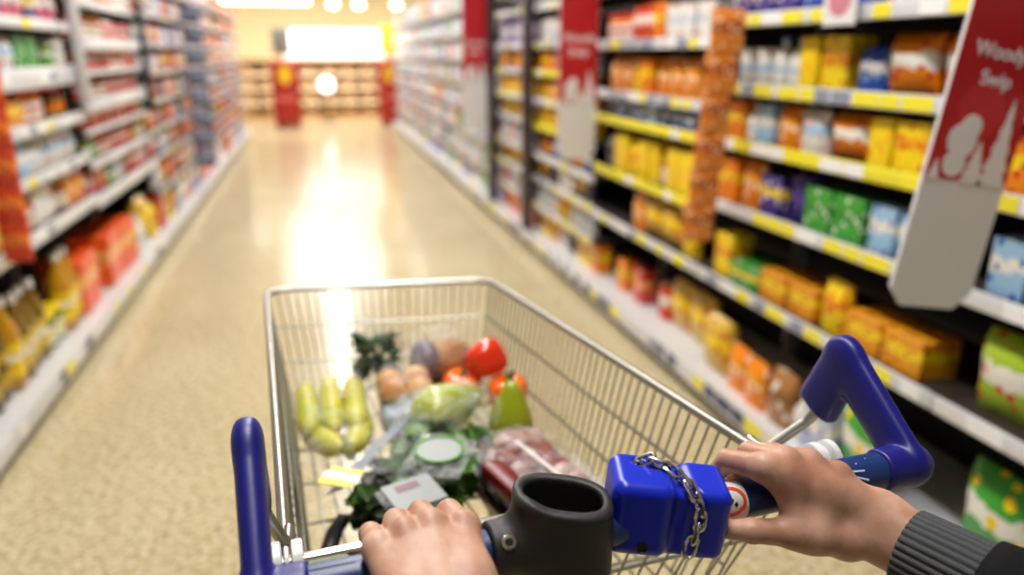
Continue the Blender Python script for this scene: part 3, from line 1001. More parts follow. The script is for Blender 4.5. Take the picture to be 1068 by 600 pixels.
def promo_stand(x0, x1, y, label):
    t = thing('promo_stand', label, 'display stand', ((x0 + x1) / 2, y, 0))
    c = (x0 + x1) / 2
    MB().rbox((x0, y, .06), (x1, y + .5, 1.26), .05, 3).build('body', M_STAND, t)
    w = (x1 - x0)
    MB().prism([(c + w * .24 * math.cos(2 * PI * i / 24), 1.0 + .17 * math.sin(2 * PI * i / 24)) for i in range(24)], y - .008, y - .0005).build('round_badge', M_BADGE, t, smooth=False)
    MB().rbox((x0 + .06, y - .006, .52), (x1 - .06, y - .0005, .60), .002, 1).build('white_line', mat('stand_line', '#d8685c', .4), t)
    for dx in (x0 + .06, x1 - .10):
        for dy in (y + .05, y + .41):
            MB().rbox((dx, dy, 0), (dx + .05, dy + .05, .062), .006).build('foot', M_BLACKP, t)


promo_stand(-.76, -.25, 15.6, 'red promotional stand with yellow badge, the wider one by the left shelves')
promo_stand(1.26, 1.62, 15.6, 'narrow red promotional stand with yellow badge, by the right shelves')
for (x0, x1, z0, z1, m, lab, cat_, nm) in ((-.72, -.38, 1.36, 1.86, mat('grey_board', '#8a8e88', .5), 'grey panel sign on poles above the wider red stand', 'sign', 'panel_sign'),
                                    (1.36, 1.64, 1.38, 1.95, mat('yellow_board', '#f6c33a', .5, emit='#f6c33a', strength=.8), 'glowing yellow panel sign above the narrow red stand', 'sign', 'panel_sign')):
    c = (x0 + x1) / 2
    t = thing(nm, lab, cat_, (c, 16.3, 0))
    MB().rbox((x0, 16.25, z0), (x1, 16.31, z1), .02).build('board', m, t)
    MB().tube([(c, 16.33, 0.0), (c, 16.33, z1 - .05)], .018, 8).build('pole', M_CHROME, t)
    MB().rbox((c - .15, 16.2, 0), (c + .15, 16.46, .02), .006).build('base', M_BLACKP, t)
t = thing('round_disc', 'round bright white glowing disc on a dark stand before the bakery display', 'sign', (.27, 17.1, 0))  # bright round spot of unknown kind, built as a glowing disc
MB().prism([(.27 + .15 * math.cos(2 * PI * i / 32), .76 + .15 * math.sin(2 * PI * i / 32)) for i in range(32)], 17.08, 17.12).build('disc', mat('lit_disc', '#ffffff', .4, emit='#ffffff', strength=2.5), t, smooth=False)
MB().tube([(.27, 17.14, .02), (.27, 17.14, .75)], .02, 8).build('pole', M_BLACKP, t)
MB().rbox((.12, 16.98, 0), (.42, 17.25, .02), .006).build('base', M_BLACKP, t)

M_PEND = mat('pendant_glow', '#ffffff', .4, emit='#fff8ea', strength=PENDANT_GLOW)
for i, x in enumerate((.55, 1.12, 1.95, 2.8)):
    t = thing('pendant_light', f'small bright pendant light above the aisle end, {ORD[i]} from the left of four', 'light', (x, 18.5, 2.45))
    MB().lathe([(.03, 2.66), (.07, 2.62), (.13, 2.46), (.125, 2.45)], 16, Matrix.Translation((x, 18.5, 0))).build('shade', M_LAMPBODY, t)
    MB().lathe([(.02, 2.36), (.08, 2.38), (.11, 2.44), (.08, 2.50), (.03, 2.52)], 16, Matrix.Translation((x, 18.5, 0))).build('bulb', M_PEND, t)
    MB().tube([(x, 18.5, 2.65), (x, 18.5, 3.3)], .008, 6).build('cord', M_BLACKP, t)
t = thing('strip_light', 'bright hanging strip light above the left side of the aisle end', 'light', (-.9, 18.5, 2.45))
MB().rbox((-1.85, 18.42, 2.43), (.05, 18.58, 2.50), .015).build('tube', M_PEND, t)
MB().rbox((-1.87, 18.40, 2.50), (.07, 18.60, 2.56), .01).build('housing', M_LAMPBODY, t)
for x in (-1.6, -.2):
    MB().tube([(x, 18.5, 2.55), (x, 18.5, 3.3)], .008, 6).build('cord', M_BLACKP, t)

# ------------------------------------------------------------------ the shopping trolley
BC = np.array([.2325, .5215, 1.02])
TH = math.radians(4.516)
U3 = np.array([math.cos(TH), math.sin(TH), 0.0])
W3 = np.array([-math.sin(TH), math.cos(TH), 0.0])


def W(s, w, z):
    """A point from the handle's middle: s along the handle to the right, w away from the shopper, z up."""
    return BC + U3 * s + W3 * w + np.array([0, 0, z])


def fillet(pts, r, n=6, closed=False):
    pts = [Vector(p) for p in pts]
    out = []
    k = len(pts)
    for i, p in enumerate(pts):
        if not closed and i in (0, k - 1):
            out.append(p); continue
        a, b = pts[i - 1] - p, pts[(i + 1) % k] - p
        q = min(r, a.length * .45, b.length * .45)
        A, B = p + a.normalized() * q, p + b.normalized() * q
        for j in range(n + 1):
            t = j / n
            out.append(A * (1 - t) ** 2 + p * 2 * t * (1 - t) + B * t * t)
    return out


M_BLUE = mat('handle_blue_plastic', '#16177a', .38, bump=.05, bump_scale=300)
M_BLUE2 = mat('lock_blue_plastic', '#0f2ac4', .3, bump=.06, bump_scale=160)
M_RUBBER = mat('charcoal_rubber', '#242425', .52, bump=.12, bump_scale=420)
M_NAVY = mat('navy_grip', '#17356f', .35)
M_WIRE = mat('zinc_wire', '#a3a196', .4, metal=.8)
M_TUBE = mat('zinc_tube', '#aeada8', .36, metal=1.0)
M_STEEL = mat('bright_steel', '#d9d6cf', .18, metal=1.0)
M_WPLAS = mat('white_plastic', '#e9e9ea', .35)

troll = thing('shopping_trolley', 'wire shopping trolley with blue handle arms, chained blue coin lock and charcoal cup', 'trolley', (.2, 1.0, 0))
MB().tube([W(-.3, 0, 0), W(-.112, 0, 0)], .0155, 20).tube([W(-.024, 0, 0), W(.3, 0, 0)], .0155, 20).build('handle_bar', M_TUBE, troll)
MB().tube([W(-.292, 0, 0), W(-.118, 0, 0)], .0172, 24).build('grip_sleeve', M_NAVY, troll)
MB().tube([W(.108, 0, 0), W(.268, 0, 0)], .0175, 24).build('grip_sleeve', M_NAVY, troll)
MB().tube([W(-.0235, 0, 0), W(.005, 0, 0)], .0172, 24).build('grip_sleeve', M_NAVY, troll)
stk = MB().tube([W(.06, 0, 0), W(.1079, 0, 0)], .0169, 24).build('warning_sticker', mat('sticker_white', '#dcd6d0', .35), troll)


def on_bar(poly, s0, a0, r):
    """A flat mark wrapped on the handle: poly in (along, around) metres about (s0, angle a0)."""
    return [W(s0 + x, -r * math.cos(a0 + y / r), r * math.sin(a0 + y / r)) for x, y in poly]


mk = MB()
n = 28
ro, ri = .0140, .0108
ring = on_bar([(ro * math.cos(2 * PI * i / n), ro * math.sin(2 * PI * i / n)) for i in range(n)], .092, .62, .0174)
rin = on_bar([(ri * math.cos(2 * PI * i / n), ri * math.sin(2 * PI * i / n)) for i in range(n)], .092, .62, .0174)
mk.add(ring + rin, [(i, (i + 1) % n, n + (i + 1) % n, n + i) for i in range(n)])
mk.add(on_bar([(-.0098, .0072), (-.0072, .0098), (.0098, -.0072), (.0072, -.0098)], .092, .62, .01745), [(0, 1, 2, 3)])
mk.build('prohibition_ring', mat('ring_red', '#d8451e', .4), stk)
mk = MB()
mk.add(on_bar([(-.009, .001), (-.006, .008), (-.001, .0085), (-.003, .004), (.002, .001), (-.001, -.003)], .092, .62, .0173), [(0, 1, 2, 3, 4, 5)])
mk.add(on_bar([(.001, -.003), (.004, -.001), (.005, -.004), (.003, -.006)], .092, .62, .0173), [(0, 1, 2, 3)])
mk.build('black_figure', mat('ink_black', '#15151a', .5), stk)
# white marks on the navy grip at its outer end
mk = MB()
for (s0, a0, poly) in ((.222, .9, [(-.012, -.001), (.012, -.003), (.012, -.0015), (-.012, .001)]), (.224, .45, [(-.01, .004), (.012, -.004), (.012, -.0022), (-.01, .006)]), (.228, .6, [(-.001, -.012), (.001, -.012), (.0025, .012), (.0005, .012)]),
                       (.243, .6, [(-.0008, -.016), (.0008, -.016), (.0008, .016), (-.0008, .016)]), (.215, .7, [(-.0008, -.014), (.0012, -.014), (.004, .012), (.002, .012)])):
    mk.add(on_bar(poly, s0, a0, .0181), [(0, 1, 2, 3)])
mk.build('white_print', mat('ink_white', '#c9d2e4', .4), troll)


def horn(s0, name):
    def fn(P):
        d = P - BC
        q = np.stack([(d @ U3 - s0) * 2.0, d @ W3, d[:, 2]], 1)
        def bar(a_, b_, ra, rb):
            a_ = np.array(a_, float); ba = np.array(b_, float) - a_
            t = np.clip(((q - a_) @ ba) / (ba @ ba), 0, 1)
            e_ = q - a_ - t[:, None] * ba
            return (np.abs(e_[:, 0]) ** 2.7 + (e_[:, 1] ** 2 + e_[:, 2] ** 2) ** 1.35) ** (1 / 2.7) - (ra + (rb - ra) * t)
        a = bar((0, .002, .002), (0, .097, .071), .0225, .0245)
        b = bar((0, .097, .071), (0, .138, -.02), .0245, .028)
        # squared-off foot of the front leg
        dirv = np.array([.04, -.094]); dirv = dirv / np.linalg.norm(dirv)
        cut = (q[:, 1] - .128) * dirv[0] + (q[:, 2] - .004) * dirv[1]
        b = smax(b, cut, .004)
        e = smin(a, b, .007)
        q2 = np.stack([d @ U3, d @ W3, d[:, 2]], 1)
        sg = 1 if s0 > 0 else -1
        sock = cone_sd(q2, (s0 - sg * .03, 0, 0), (s0 + sg * .004, 0, 0), .0205, .0205)
        sock = smax(sock, -(q2[:, 0] - (s0 - sg * .036)) * sg, .002)
        return smin(e, sock, .006)
    c = W(s0, .06, .03)
    sdf_object(name, fn, c - np.array([.055, .13, .09]), c + np.array([.055, .13, .09]), .0022, M_BLUE, troll)


horn(-.298, 'handle_arm')
horn(.298, 'handle_arm')

# rear rail just beyond the handle, with white ferrules at both ends
RL, RR = np.array([-.075, .581, .985]), np.array([.522, .628, .985])
MB().tube([RL, RR], .0075, 12).build('rear_rail', M_STEEL, troll)
dv = (RR - RL) / np.linalg.norm(RR - RL)
for c0, sg in ((RL, 1), (RR, -1)):
    fb = MB()
    for a, b, r in ((.012, .021, .020), (.023, .027, .015), (.029, .039, .0195)):
        fb.tube([c0 + sg * dv * a, c0 + sg * dv * (a + .001), c0 + sg * dv * (b - .001), c0 + sg * dv * b], [r * .9, r, r, r * .9], 18)
    fb.build('ferrule', M_WPLAS, troll)
# printed panel hung between rail and handle, left of the cup
pa, pb = W(-.262, -.003, .0176), W(-.2285, -.003, .0176)
qa, qb = RL + dv * .043 + np.array([0, -.009, .0]), RL + dv * .0765 + np.array([0, -.009, .0])
th = np.array([0, 0, -.003])
MB().add([pa, pb, qb, qa, pa + th, pb + th, qb + th, qa + th], [(0, 1, 2, 3), (7, 6, 5, 4), (0, 4, 5, 1), (1, 5, 6, 2), (2, 6, 7, 3), (3, 7, 4, 0)]).build('advert_panel', print_mat('advert_print', '#9fb48a', '#2a4a9a', '#5c9a3a', scale=4), troll, smooth=False)

# basket
ZF = .745
FL, FR = np.array([-.121, 1.558, .94]), np.array([.332, 1.523, .94])
BL, BRr = np.array([-.052, .596, .972]), np.array([.462, .648, .972])
fl, fr = np.array([-.088, 1.475, ZF]), np.array([.292, 1.448, ZF])
bl, br = np.array([-.03, .67, ZF]), np.array([.425, .715, ZF])
rim = fillet([BL, FL, FR, BRr], .055, 8)
MB().tube(rim, .0062, 10).build('basket_rim', M_TUBE, troll)


def lerp(a, b, t): return a * (1 - t) + b * t


def panel(name, A, B, a, b, n, rows, r=.0016, inset=.0):
    mb = MB()
    for i in range(n + 1):
        t = i / n
        mb.tube([lerp(A, B, t), lerp(a, b, t)], r, 5, caps=False)
    for q in rows:
        mb.tube([lerp(A, a, q), lerp(B, b, q)], r * 1.5, 6, caps=False)
    return mb.build(name, M_WIRE, troll)


panel('side_wire_panel', BL, FL, bl, fl, 44, (.36, .7, 1))
panel('side_wire_panel', BRr, FR, br, fr, 44, (.36, .7, 1))
panel('front_wire_panel', FL, FR, fl, fr, 24, (.36, .7, 1))
panel('rear_wire_panel', RL + dv * .03, RR - dv * .05, bl, br, 18, (.5, 1))
panel('floor_wire_panel', bl, br, fl, fr, 18, (0, .14, .28, .42, .56, .7, .84, 1), r=.0018)
for (c0, A, h0) in ((BL, W(-.292, .128, -.01), 0), (BRr, W(.292, .128, -.01), 0)):
    MB().tube(fillet([A + np.array([0, -.012, .02]), A, c0 + np.array([0, .03, 0]), c0 + np.array([0, .06, -.0005])], .02), .006, 10).build('rim_stay', M_TUBE, troll)
# undercarriage
for A, F_, x in ((bl, fl, -1), (br, fr, 1)):
    foot = A + np.array([0, -.10, -ZF + .17])
    fore = F_ + np.array([-.0 * x, -.10, -ZF + .17])
    MB().tube(fillet([A + np.array([0, .0, .0]), A + np.array([0, -.09, -.10]), foot, fore, F_ + np.array([0, -.16, -.003])], .06, 8), .0125, 10).build('frame_tube', M_TUBE, troll)
    for c in (foot + np.array([0, .03, 0]), fore + np.array([0, -.03, 0])):
        cs = MB()
        cs.tube([c + np.array([0, 0, -.01]), c + np.array([0, 0, -.045])], .012, 10)
        cs.rbox(c + np.array([-.024, -.02, -.055]), c + np.array([.024, .02, -.043]), .004)
        for sx in (-.021, .018):
            cs.rbox(c + np.array([sx, -.016, -.125]), c + np.array([sx + .003, .016, -.05]), .001, 1)
        ca = cs.build('castor_fork', M_TUBE, troll)
        M = Matrix.Translation((c[0], c[1], .051)) @ Matrix.Rotation(PI / 2, 4, 'Y')
        MB().lathe([(.02, -.012), (.045, -.014), (.05, -.009), (.05, .009), (.045, .014), (.02, .012)], 20, M).build('wheel', mat('wheel_rubber', '#4a4a4e', .6), ca)
mid = lerp(bl, br, .5)
MB().tube([lerp(bl, fl, .25) + np.array([0, -.1, -ZF + .17]), lerp(br, fr, .25) + np.array([0, -.1, -ZF + .17])], .01, 8).build('cross_tube', M_TUBE, troll)

# charcoal cup on the handle
CA = TH - math.radians(20)
cx_, cy_ = np.array([math.cos(CA), math.sin(CA), 0]), np.array([-math.sin(CA), math.cos(CA), 0])
CO = W(-.060, .002, 0)


def cup_fn(P):
    d = P - CO
    x, y, z = d @ cx_, d @ cy_, d[:, 2]
    def ell(ax, ay, p=2.6):
        k = (np.abs(x / ax) ** p + np.abs(y / ay) ** p) ** (1 / p)
        return (k - 1) * min(ax, ay)
    top = z - (.0385 - .13 * x + .10 * np.minimum(0, -x - .012) * 0)
    wob = .004 * np.exp(-((x + .028) / .012) ** 2) * (y < 0)
    top = top - wob
    outer = smax(smax(ell(.0415, .0335), top, .006), -(z + .034), .008)
    inner = smax(ell(.0322, .0220), -(z + .024), .004)
    db = P - BC
    s, w = db @ U3, db @ W3
    rad = np.sqrt(w ** 2 + z ** 2)
    sl = smax(rad - .0235, np.abs(s + .0975) - .027, .004)
    body = smin(outer, sl, .014)
    return smax(body, -inner, .004)


sdf_cup = sdf_object('cup_holder', cup_fn, CO - np.array([.075, .05, .045]), CO + np.array([.055, .05, .062]), .0017, M_RUBBER, troll)
sc = W(-.1125, -.0165, .0165)
sd = (-W3 * .72 + np.array([0, 0, .69]))
MM = Matrix.Translation(Vector(sc)) @ Vector(sd).to_track_quat('Z', 'Y').to_matrix().to_4x4()
scr = MB().lathe([(.0062, -.003), (.0066, .0005), (.0058, .0022), (.0044, .0026)], 20, MM)
scr.build('screw', M_STEEL, sdf_cup)
MB().lathe([(.0036, .0024), (.003, .0029)], 6, MM).build('screw_socket', M_BLACKP, sdf_cup)

# chained blue coin lock
LA = TH - math.radians(20)
lx, ly = np.array([math.cos(LA), math.sin(LA), 0]), np.array([-math.sin(LA), math.cos(LA), 0])
LO = W(.032, .002, .004)
TL = math.radians(6)
chain_bar = [(.0085, .030, .030), (.0144, .021, .0395), (.022, .015, .047), (.0305, .008, .0455), (.0379, 0, .0440), (.0425, -.010, .0405), (.0440, -.022, .0375), (.0455, -.033, .029), (.0457, -.0365, .0157), (.0425, -.0365, .006), (.0395, -.037, -.003), (.0365, -.0375, -.0118), (.034, -.037, -.0194)]
chain_pts = [W(*p) for p in chain_bar]


def to_lock(P):
    d = P - LO
    x, y, z = d @ lx, d @ ly, d[:, 2]
    return np.stack([x * math.cos(TL) - z * math.sin(TL), y, x * math.sin(TL) + z * math.cos(TL)], 1)


def lock_fn(P):
    q = to_lock(P)
    a = rbox_sd(q, (-.0215, -.001, .004), (.0265, .0305, .034), .011)
    b = rbox_sd(q, (.0335, .002, .003), (.0185, .0285, .032), .009)
    c = rbox_sd(q, (.010, .003, .001), (.030, .0265, .030), .006)
    body = smin(smin(a, c, .003), b, .003)
    # hollow scooped between the two lobes on top, towards the shopper
    scoop = cone_sd(q, (.012, -.032, .040), (.013, .0, .046), .011, .006)
    body = smax(body, -scoop, .004)
    g = None
    for i in range(len(chain_pts) - 1):
        e = cone_sd(P, chain_pts[i], chain_pts[i + 1], .0048, .0048)
        g = e if g is None else np.minimum(g, e)
    body = smax(body, -g, .003)
    slot = rbox_sd(q, (.006, -.030, -.034), (.006, .006, .007), .002)
    return smax(body, -slot, .002)


lock = sdf_object('coin_lock', lock_fn, LO - np.array([.07, .06, .05]), LO + np.array([.075, .065, .055]), .0015, M_BLUE2, troll)


def link_mesh(mb, c, t, nrm, L=.0095, Wd=.0047, r=.0017):
    t = Vector(t).normalized(); nrm = Vector(nrm)
    sd_ = t.cross(nrm).normalized()
    pts = []
    for i in range(20):
        a = 2 * PI * i / 20
        x = math.cos(a) * Wd; y = math.sin(a) * Wd
        y += (L - Wd) * (1 if y > 1e-6 else -1 if y < -1e-6 else 0)
        pts.append(Vector(c) + t * y + sd_ * x)
    mb.tube(pts, r, 7, closed=True)


ch = MB()
dense = []
for i in range(len(chain_pts) - 1):
    for j in range(20):
        dense.append(lerp(chain_pts[i], chain_pts[i + 1], j / 20))
dense.append(chain_pts[-1])
acc, last, k = 0.0, dense[0], 0
outv = Vector(-W3 * .55 + np.array([0, 0, .83])).normalized()
for i in range(1, len(dense) - 1):
    acc += np.linalg.norm(dense[i] - dense[i - 1])
    if acc >= .0122 or k == 0:
        acc = 0
        t = Vector(dense[min(i + 3, len(dense) - 1)] - dense[max(i - 3, 0)])
        nn = outv if k % 2 == 0 else outv.cross(t.normalized())
        nn = (nn * .9 + Vector((.3, 0, .2)) * .4)
        link_mesh(ch, dense[i], t, nn)
        k += 1
ch.build('chain', M_STEEL, lock)
kc = LO + lx * -.020 + ly * -.0312 + np.array([0, 0, -.016])
KM = Matrix.Translation(Vector(kc)) @ Vector(-ly).to_track_quat('Z', 'Y').to_matrix().to_4x4()
MB().lathe([(.0055, -.002), (.0055, .001), (.0042, .0016), (.0036, .0004)], 18, KM).build('keyhole', M_BLACKP, lock)

# ------------------------------------------------------------------ the shopping
FZ = ZF + .003


def pillow(w, d, h, n=18, puff=.5, wr=.004, seed=0, power=.45):
    """A sealed bag lying flat: w by d, h thick in its middle; returns top and bottom skins as one mesh builder."""
    rr = random.Random(seed)
    ph = [rr.uniform(0, 6) for _ in range(6)]
    mb = MB()
    for sgn in (1, -1):
        P = []
        for i in range(n + 1):
            row = []
            for j in range(n + 1):
                x, y = -1 + 2 * i / n, -1 + 2 * j / n
                e = max(0, (1 - x ** 4) * (1 - y ** 4)) ** power
                z = h / 2 * e * sgn
                z += wr * e * (math.sin(7 * x + 4 * y + ph[0]) + math.sin(5 * y - 9 * x + ph[1]) + .7 * math.sin(15 * y + 6 * x + ph[2])) * (1 if sgn > 0 else .15)
                sx = 1 - .05 * (y * y) * (1 - abs(x))
                row.append((x * w / 2 * sx, y * d / 2 * (1 - .04 * x * x), z + h / 2))
            P.append(row)
        mb.grid(P)
    return mb


def place(mb, M):
    mb.v = [tuple(M @ Vector(p)) for p in mb.v]
    return mb


def at(x, y, z, rz=0, rx=0, ry=0):
    return Matrix.Translation((x, y, z)) @ Matrix.Rotation(rz, 4, 'Z') @ Matrix.Rotation(rx, 4, 'X') @ Matrix.Rotation(ry, 4, 'Y')


FILM = film_mat('clear_film', clear=.93)
FILM0 = film_mat('sheer_film', clear=1.0)
FILM2 = film_mat('soft_film', '#eef2f4', clear=.82, scale=22)

# bananas in a clear bag
bn = thing('banana_bunch', 'bunch of yellow bananas lying at the left of the basket', 'fruit', (-.02, 1.28, FZ))
BAN = blotch_mat('banana_skin', [(.3, '#8a9c08'), (.45, '#b9b508'), (.62, '#cdc30c'), (.8, '#d8c828')], 8, .42)
stem = Vector((.012, 1.13, FZ + .045))
for i, (x1, y1, x2, y2, dz) in enumerate(((-.050, 1.30, -.058, 1.445, .034), (-.008, 1.32, -.012, 1.455, .038), (.034, 1.31, .034, 1.45, .036), (.040, 1.23, .044, 1.32, .022), (-.034, 1.21, -.052, 1.27, .022))):
    b0 = stem if i > 2 else Vector((x1 * .85, 1.185, FZ + .052)); b1 = Vector((x1 * .97, 1.22 if i < 3 else 1.17, FZ + dz + .016)); b2 = Vector((x1, y1, FZ + dz + .012)); b3 = Vector((x2, y2, FZ + dz - .008))
    pts, rs = [], []
    for j in range(15):
        t = j / 14
        pts.append(b0 * (1 - t) ** 3 + b1 * 3 * t * (1 - t) ** 2 + b2 * 3 * t * t * (1 - t) + b3 * t ** 3)
        rs.append(.0218 * (min(1, .35 + t * 3.2) if t < .25 else min(1, .28 + (1 - t) * 4.4)))
    MB().tube(pts, rs, 7).build('banana', BAN, bn, angle=75)
MB().tube([stem + Vector((.004, -.03, .004)), stem, stem + Vector((-.008, .03, .004))], [.009, .011, .010], 7).build('stem', mat('banana_stem', '#7a7a28', .6), bn)
o = place(pillow(.135, .38, .088, seed=3, wr=.002), at(-.004, 1.28, FZ + .003, .05)).build('produce_bag', FILM0, None, angle=180)
tag(o, 'clear plastic produce bag wrapped round the bananas', 'bag')

# bread rolls
rp = thing('bread_roll_pack', 'pack of golden bread rolls in a pale blue tray at the basket middle', 'bread', (.10, 1.30, FZ))
MB().rbox((.078, 1.225, FZ), (.172, 1.375, FZ + .048), .012, 3).build('tray', mat('pale_blue_tray', '#a3b2c4', .35), rp)
ROLL = blotch_mat('roll_crust', [(.3, '#b06a2a'), (.5, '#d8a060'), (.7, '#eccfa0')], 14, .5)
for (x, y) in ((.100, 1.345), (.150, 1.345), (.100, 1.292), (.150, 1.292)):
    M = Matrix.Translation((x, y, FZ + .046))
    MB().lathe([(.018, 0), (.026, .008), (.027, .018), (.021, .03), (.009, .037), (.002, .038)], 14, M).build('bread_roll', ROLL, rp, angle=180)
place(pillow(.105, .165, .098, seed=8, wr=.001), at(.125, 1.30, FZ + .001)).build('wrapper', FILM, rp, angle=180)

# herbs
hp = thing('herb_bag', 'bag of dark green leafy herbs behind the bread rolls', 'herbs', (.075, 1.462, FZ))
LEAF = blotch_mat('herb_leaf', [(.3, '#16281a'), (.5, '#2f5a34'), (.75, '#6d9a72')], 30, .5)


def leaves(mb, c, ext, n, size, rr, zmin=-9.0):
    for _ in range(n):
        p = Vector((c[0] + rr.uniform(-1, 1) * ext[0], c[1] + rr.uniform(-1, 1) * ext[1], c[2] + rr.uniform(-1, 1) * ext[2]))
        R = Matrix.Rotation(rr.uniform(0, 6.3), 4, 'Z') @ Matrix.Rotation(rr.uniform(-.7, .7), 4, 'X') @ Matrix.Rotation(rr.uniform(-.6, .6), 4, 'Y')
        s = size * rr.uniform(.7, 1.25)
        vs = []
        for i in range(6):
            t = i / 5
            wd_ = .42 * math.sin(PI * (t * .92 + .04)) ** .8
            for q in (-1, 0, 1):
                vs.append(p + R @ Vector((q * wd_ * s + .03 * s * math.sin(9 * t) * q, (t - .5) * s, (.14 * abs(q) - .25 * (t - .5) ** 2 + .03 * math.sin(12 * t + q)) * s)))
        for q in vs:
            q.z = max(q.z, zmin)
        mb.add(vs, [(i * 3 + j, i * 3 + j + 1, (i + 1) * 3 + j + 1, (i + 1) * 3 + j) for i in range(5) for j in range(2)])
    return mb


rr = random.Random(4)
lb = leaves(MB(), (.082, 1.436, FZ + .075), (.042, .012, .045), 60, .032, rr, FZ + .004).build('foliage', LEAF, hp, angle=180)
place(pillow(.12, .16, .03, seed=5, wr=.001), at(.082, 1.458, FZ + .080, 0, PI / 2)).build('wrapper', FILM, hp, angle=180)

# seeded loaf in a grey-purple wrapper
lp = thing('seeded_loaf', 'seeded brown loaf in a grey purple wrapper lying beside the herbs', 'bread', (.19, 1.395, FZ))
LOAF = blotch_mat('seeded_crust', [(.3, '#6a3c1a'), (.5, '#b07a40'), (.72, '#d8b078')], 20, .6)


def loaf(c, L, r, rz, mb=None):
    M = at(c[0], c[1], c[2], rz)
    P = [[M @ Vector((-L / 2 + L * v / 10, r * math.cos(2 * PI * q / 16) * math.sin(PI * (v * .94 + .3) / 10) ** .4, r * .85 + r * .85 * math.sin(2 * PI * q / 16) * math.sin(PI * (v * .94 + .3) / 10) ** .4)) for v in range(11)] for q in range(16)]
    return (mb or MB()).grid(P, closed_u=True)


loaf((.214, 1.424, FZ + .03), .12, .042, .15).build('crust', LOAF, lp, angle=180)
loaf((.180, 1.419, FZ + .026), .058, .047, .15).build('wrapper_end', mat('purple_wrapper', '#6c6474', .4), lp, angle=180)
place(pillow(.15, .10, .1, seed=15, wr=.001), at(.210, 1.422, FZ + .030, .15)).build('wrapper', FILM, lp, angle=180)
MB().rbox((.160, 1.395, FZ), (.258, 1.445, FZ + .027), .008).build('tray', mat('kraft_tray', '#8d7a60', .6), lp)

# peppers
PEPR = mat('pepper_red', '#ea330a', .22, coat=.5)
PEPO = mat('pepper_orange', '#ff6c08', .22, coat=.5)
for (x, y, z, m, lab, rx, ry) in ((.234, 1.330, FZ + .001, PEPO, 'orange bell pepper beside the wrapped loaf, half hidden below the red pepper', .1, .1), (.316, 1.28, FZ + .001, PEPO, 'orange bell pepper nearest the right side of the basket', -.1, -.15), (.288, 1.312, FZ + .040, PEPR, 'red bell pepper resting on top of two orange peppers', .3, -.25)):
    t = thing('bell_pepper', lab, 'pepper', (x, y, z), 0, None)
    M = at(x, y, z, .4, rx * .3, ry * .3) if m is PEPO else at(x - .04, y, z + .045, .5, .25, 1.35)
    MB().lathe([(r_ * .86, z_ * .86) for r_, z_ in ((.010, .006), (.024, .001), (.034, .012), (.042, .035), (.0455, .056), (.041, .073), (.028, .081), (.014, .077), (.004, .072))], 32, M, 4, .06).build('flesh', m, t, angle=180)
    MB().tube([M @ Vector((0, 0, .058)), M @ Vector((.002, 0, .069)), M @ Vector((.009, .003, .077))], [.009, .0055, .0065], 8).build('stalk', mat('stalk_green', '#4a6a1c', .5), t)

# pears in a bag
PEAR = blotch_mat('pear_skin', [(.3, '#7f9a10'), (.48, '#a8b41a'), (.62, '#c3c326'), (.8, '#d4cf48')], 6, .3, coat=.25)
prof = [(.004, 0), (.022, .003), (.036, .018), (.043, .042), (.040, .066), (.030, .090), (.021, .108), (.016, .122), (.009, .129), (.002, .131)]
for (x, y, z, rz, m, lab) in ((.128, 1.180, FZ + .050, -1.05, PEAR, 'large yellow green pear lying in front, seen through clear film'), (.284, 1.150, FZ + .050, -.12, blotch_mat('green_pear_skin', [(.3, '#6f8c10'), (.5, '#9aa412'), (.7, '#bdb81a')], 6, .3, coat=.25), 'greener pear standing upright beside the large one, before an orange pepper')):
    t = thing('pear', lab, 'fruit', (x, y, FZ))
    k = 1.12
    M = at(x, y, z, rz, -PI / 2 + .08) if m is PEAR else at(x, y, FZ + .002, .2, -.12, .10) @ Matrix.Scale(.80, 4)
    MB().lathe([(r * k, q * k) for r, q in prof], 24, M).build('flesh', m, t, angle=180)
    MB().tube([M @ Vector((0, 0, .128 * k)), M @ Vector((.003, .002, .15 * k))], [.0022, .003], 6).build('stalk', mat('pear_stalk', '#4a3a18', .7), t)
o = place(pillow(.185, .12, .112, seed=11, wr=.002), at(.180, 1.165, FZ + .001, .35)).build('produce_bag', FILM2, None, angle=180)
tag(o, 'crumpled clear produce bag over the large pear', 'bag')

# salad bag
SA = math.atan2(.206, .123)
sb = thing('salad_bag', 'bag of green and purple salad leaves with a silver band and yellow label', 'salad', (.07, 1.05, FZ))
SM = at(.104, 1.045, FZ + .003, SA)


def salad_mat():
    return blotch_mat('salad_leaf', [(.28, '#24101a'), (.43, '#22360e'), (.54, '#3c6c14'), (.66, '#74a828'), (.8, '#c4d4a8')], 16, .4)


place(leaves(MB(), (-.005, -.022, .034), (.115, .062, .024), 230, .05, random.Random(9), .004), SM).build('foliage', salad_mat(), sb, angle=180)
place(pillow(.26, .18, .066, seed=21, wr=.002), SM).build('wrapper', FILM0, sb, angle=180)
place(MB().grid([[(-.125 + .25 * i / 12, .046 + .042 * j / 3, .071 - .009 * j + .003 * math.sin(i * 1.3 + j)) for j in range(4)] for i in range(13)]), SM).build('silver_band', mat('silver_band', '#98a2b4', .35), sb, angle=180)
place(MB().rbox((-.125, .036, .0735), (-.078, .088, .0755), .0008, 1), SM).build('yellow_label', mat('label_yellow', '#e9d716', .4), sb)
place(MB().rbox((-.110, .034, .0755), (-.093, .089, .0762), .0003, 1), SM).build('white_stripe', mat('label_white', '#e4e6ea', .4), sb)

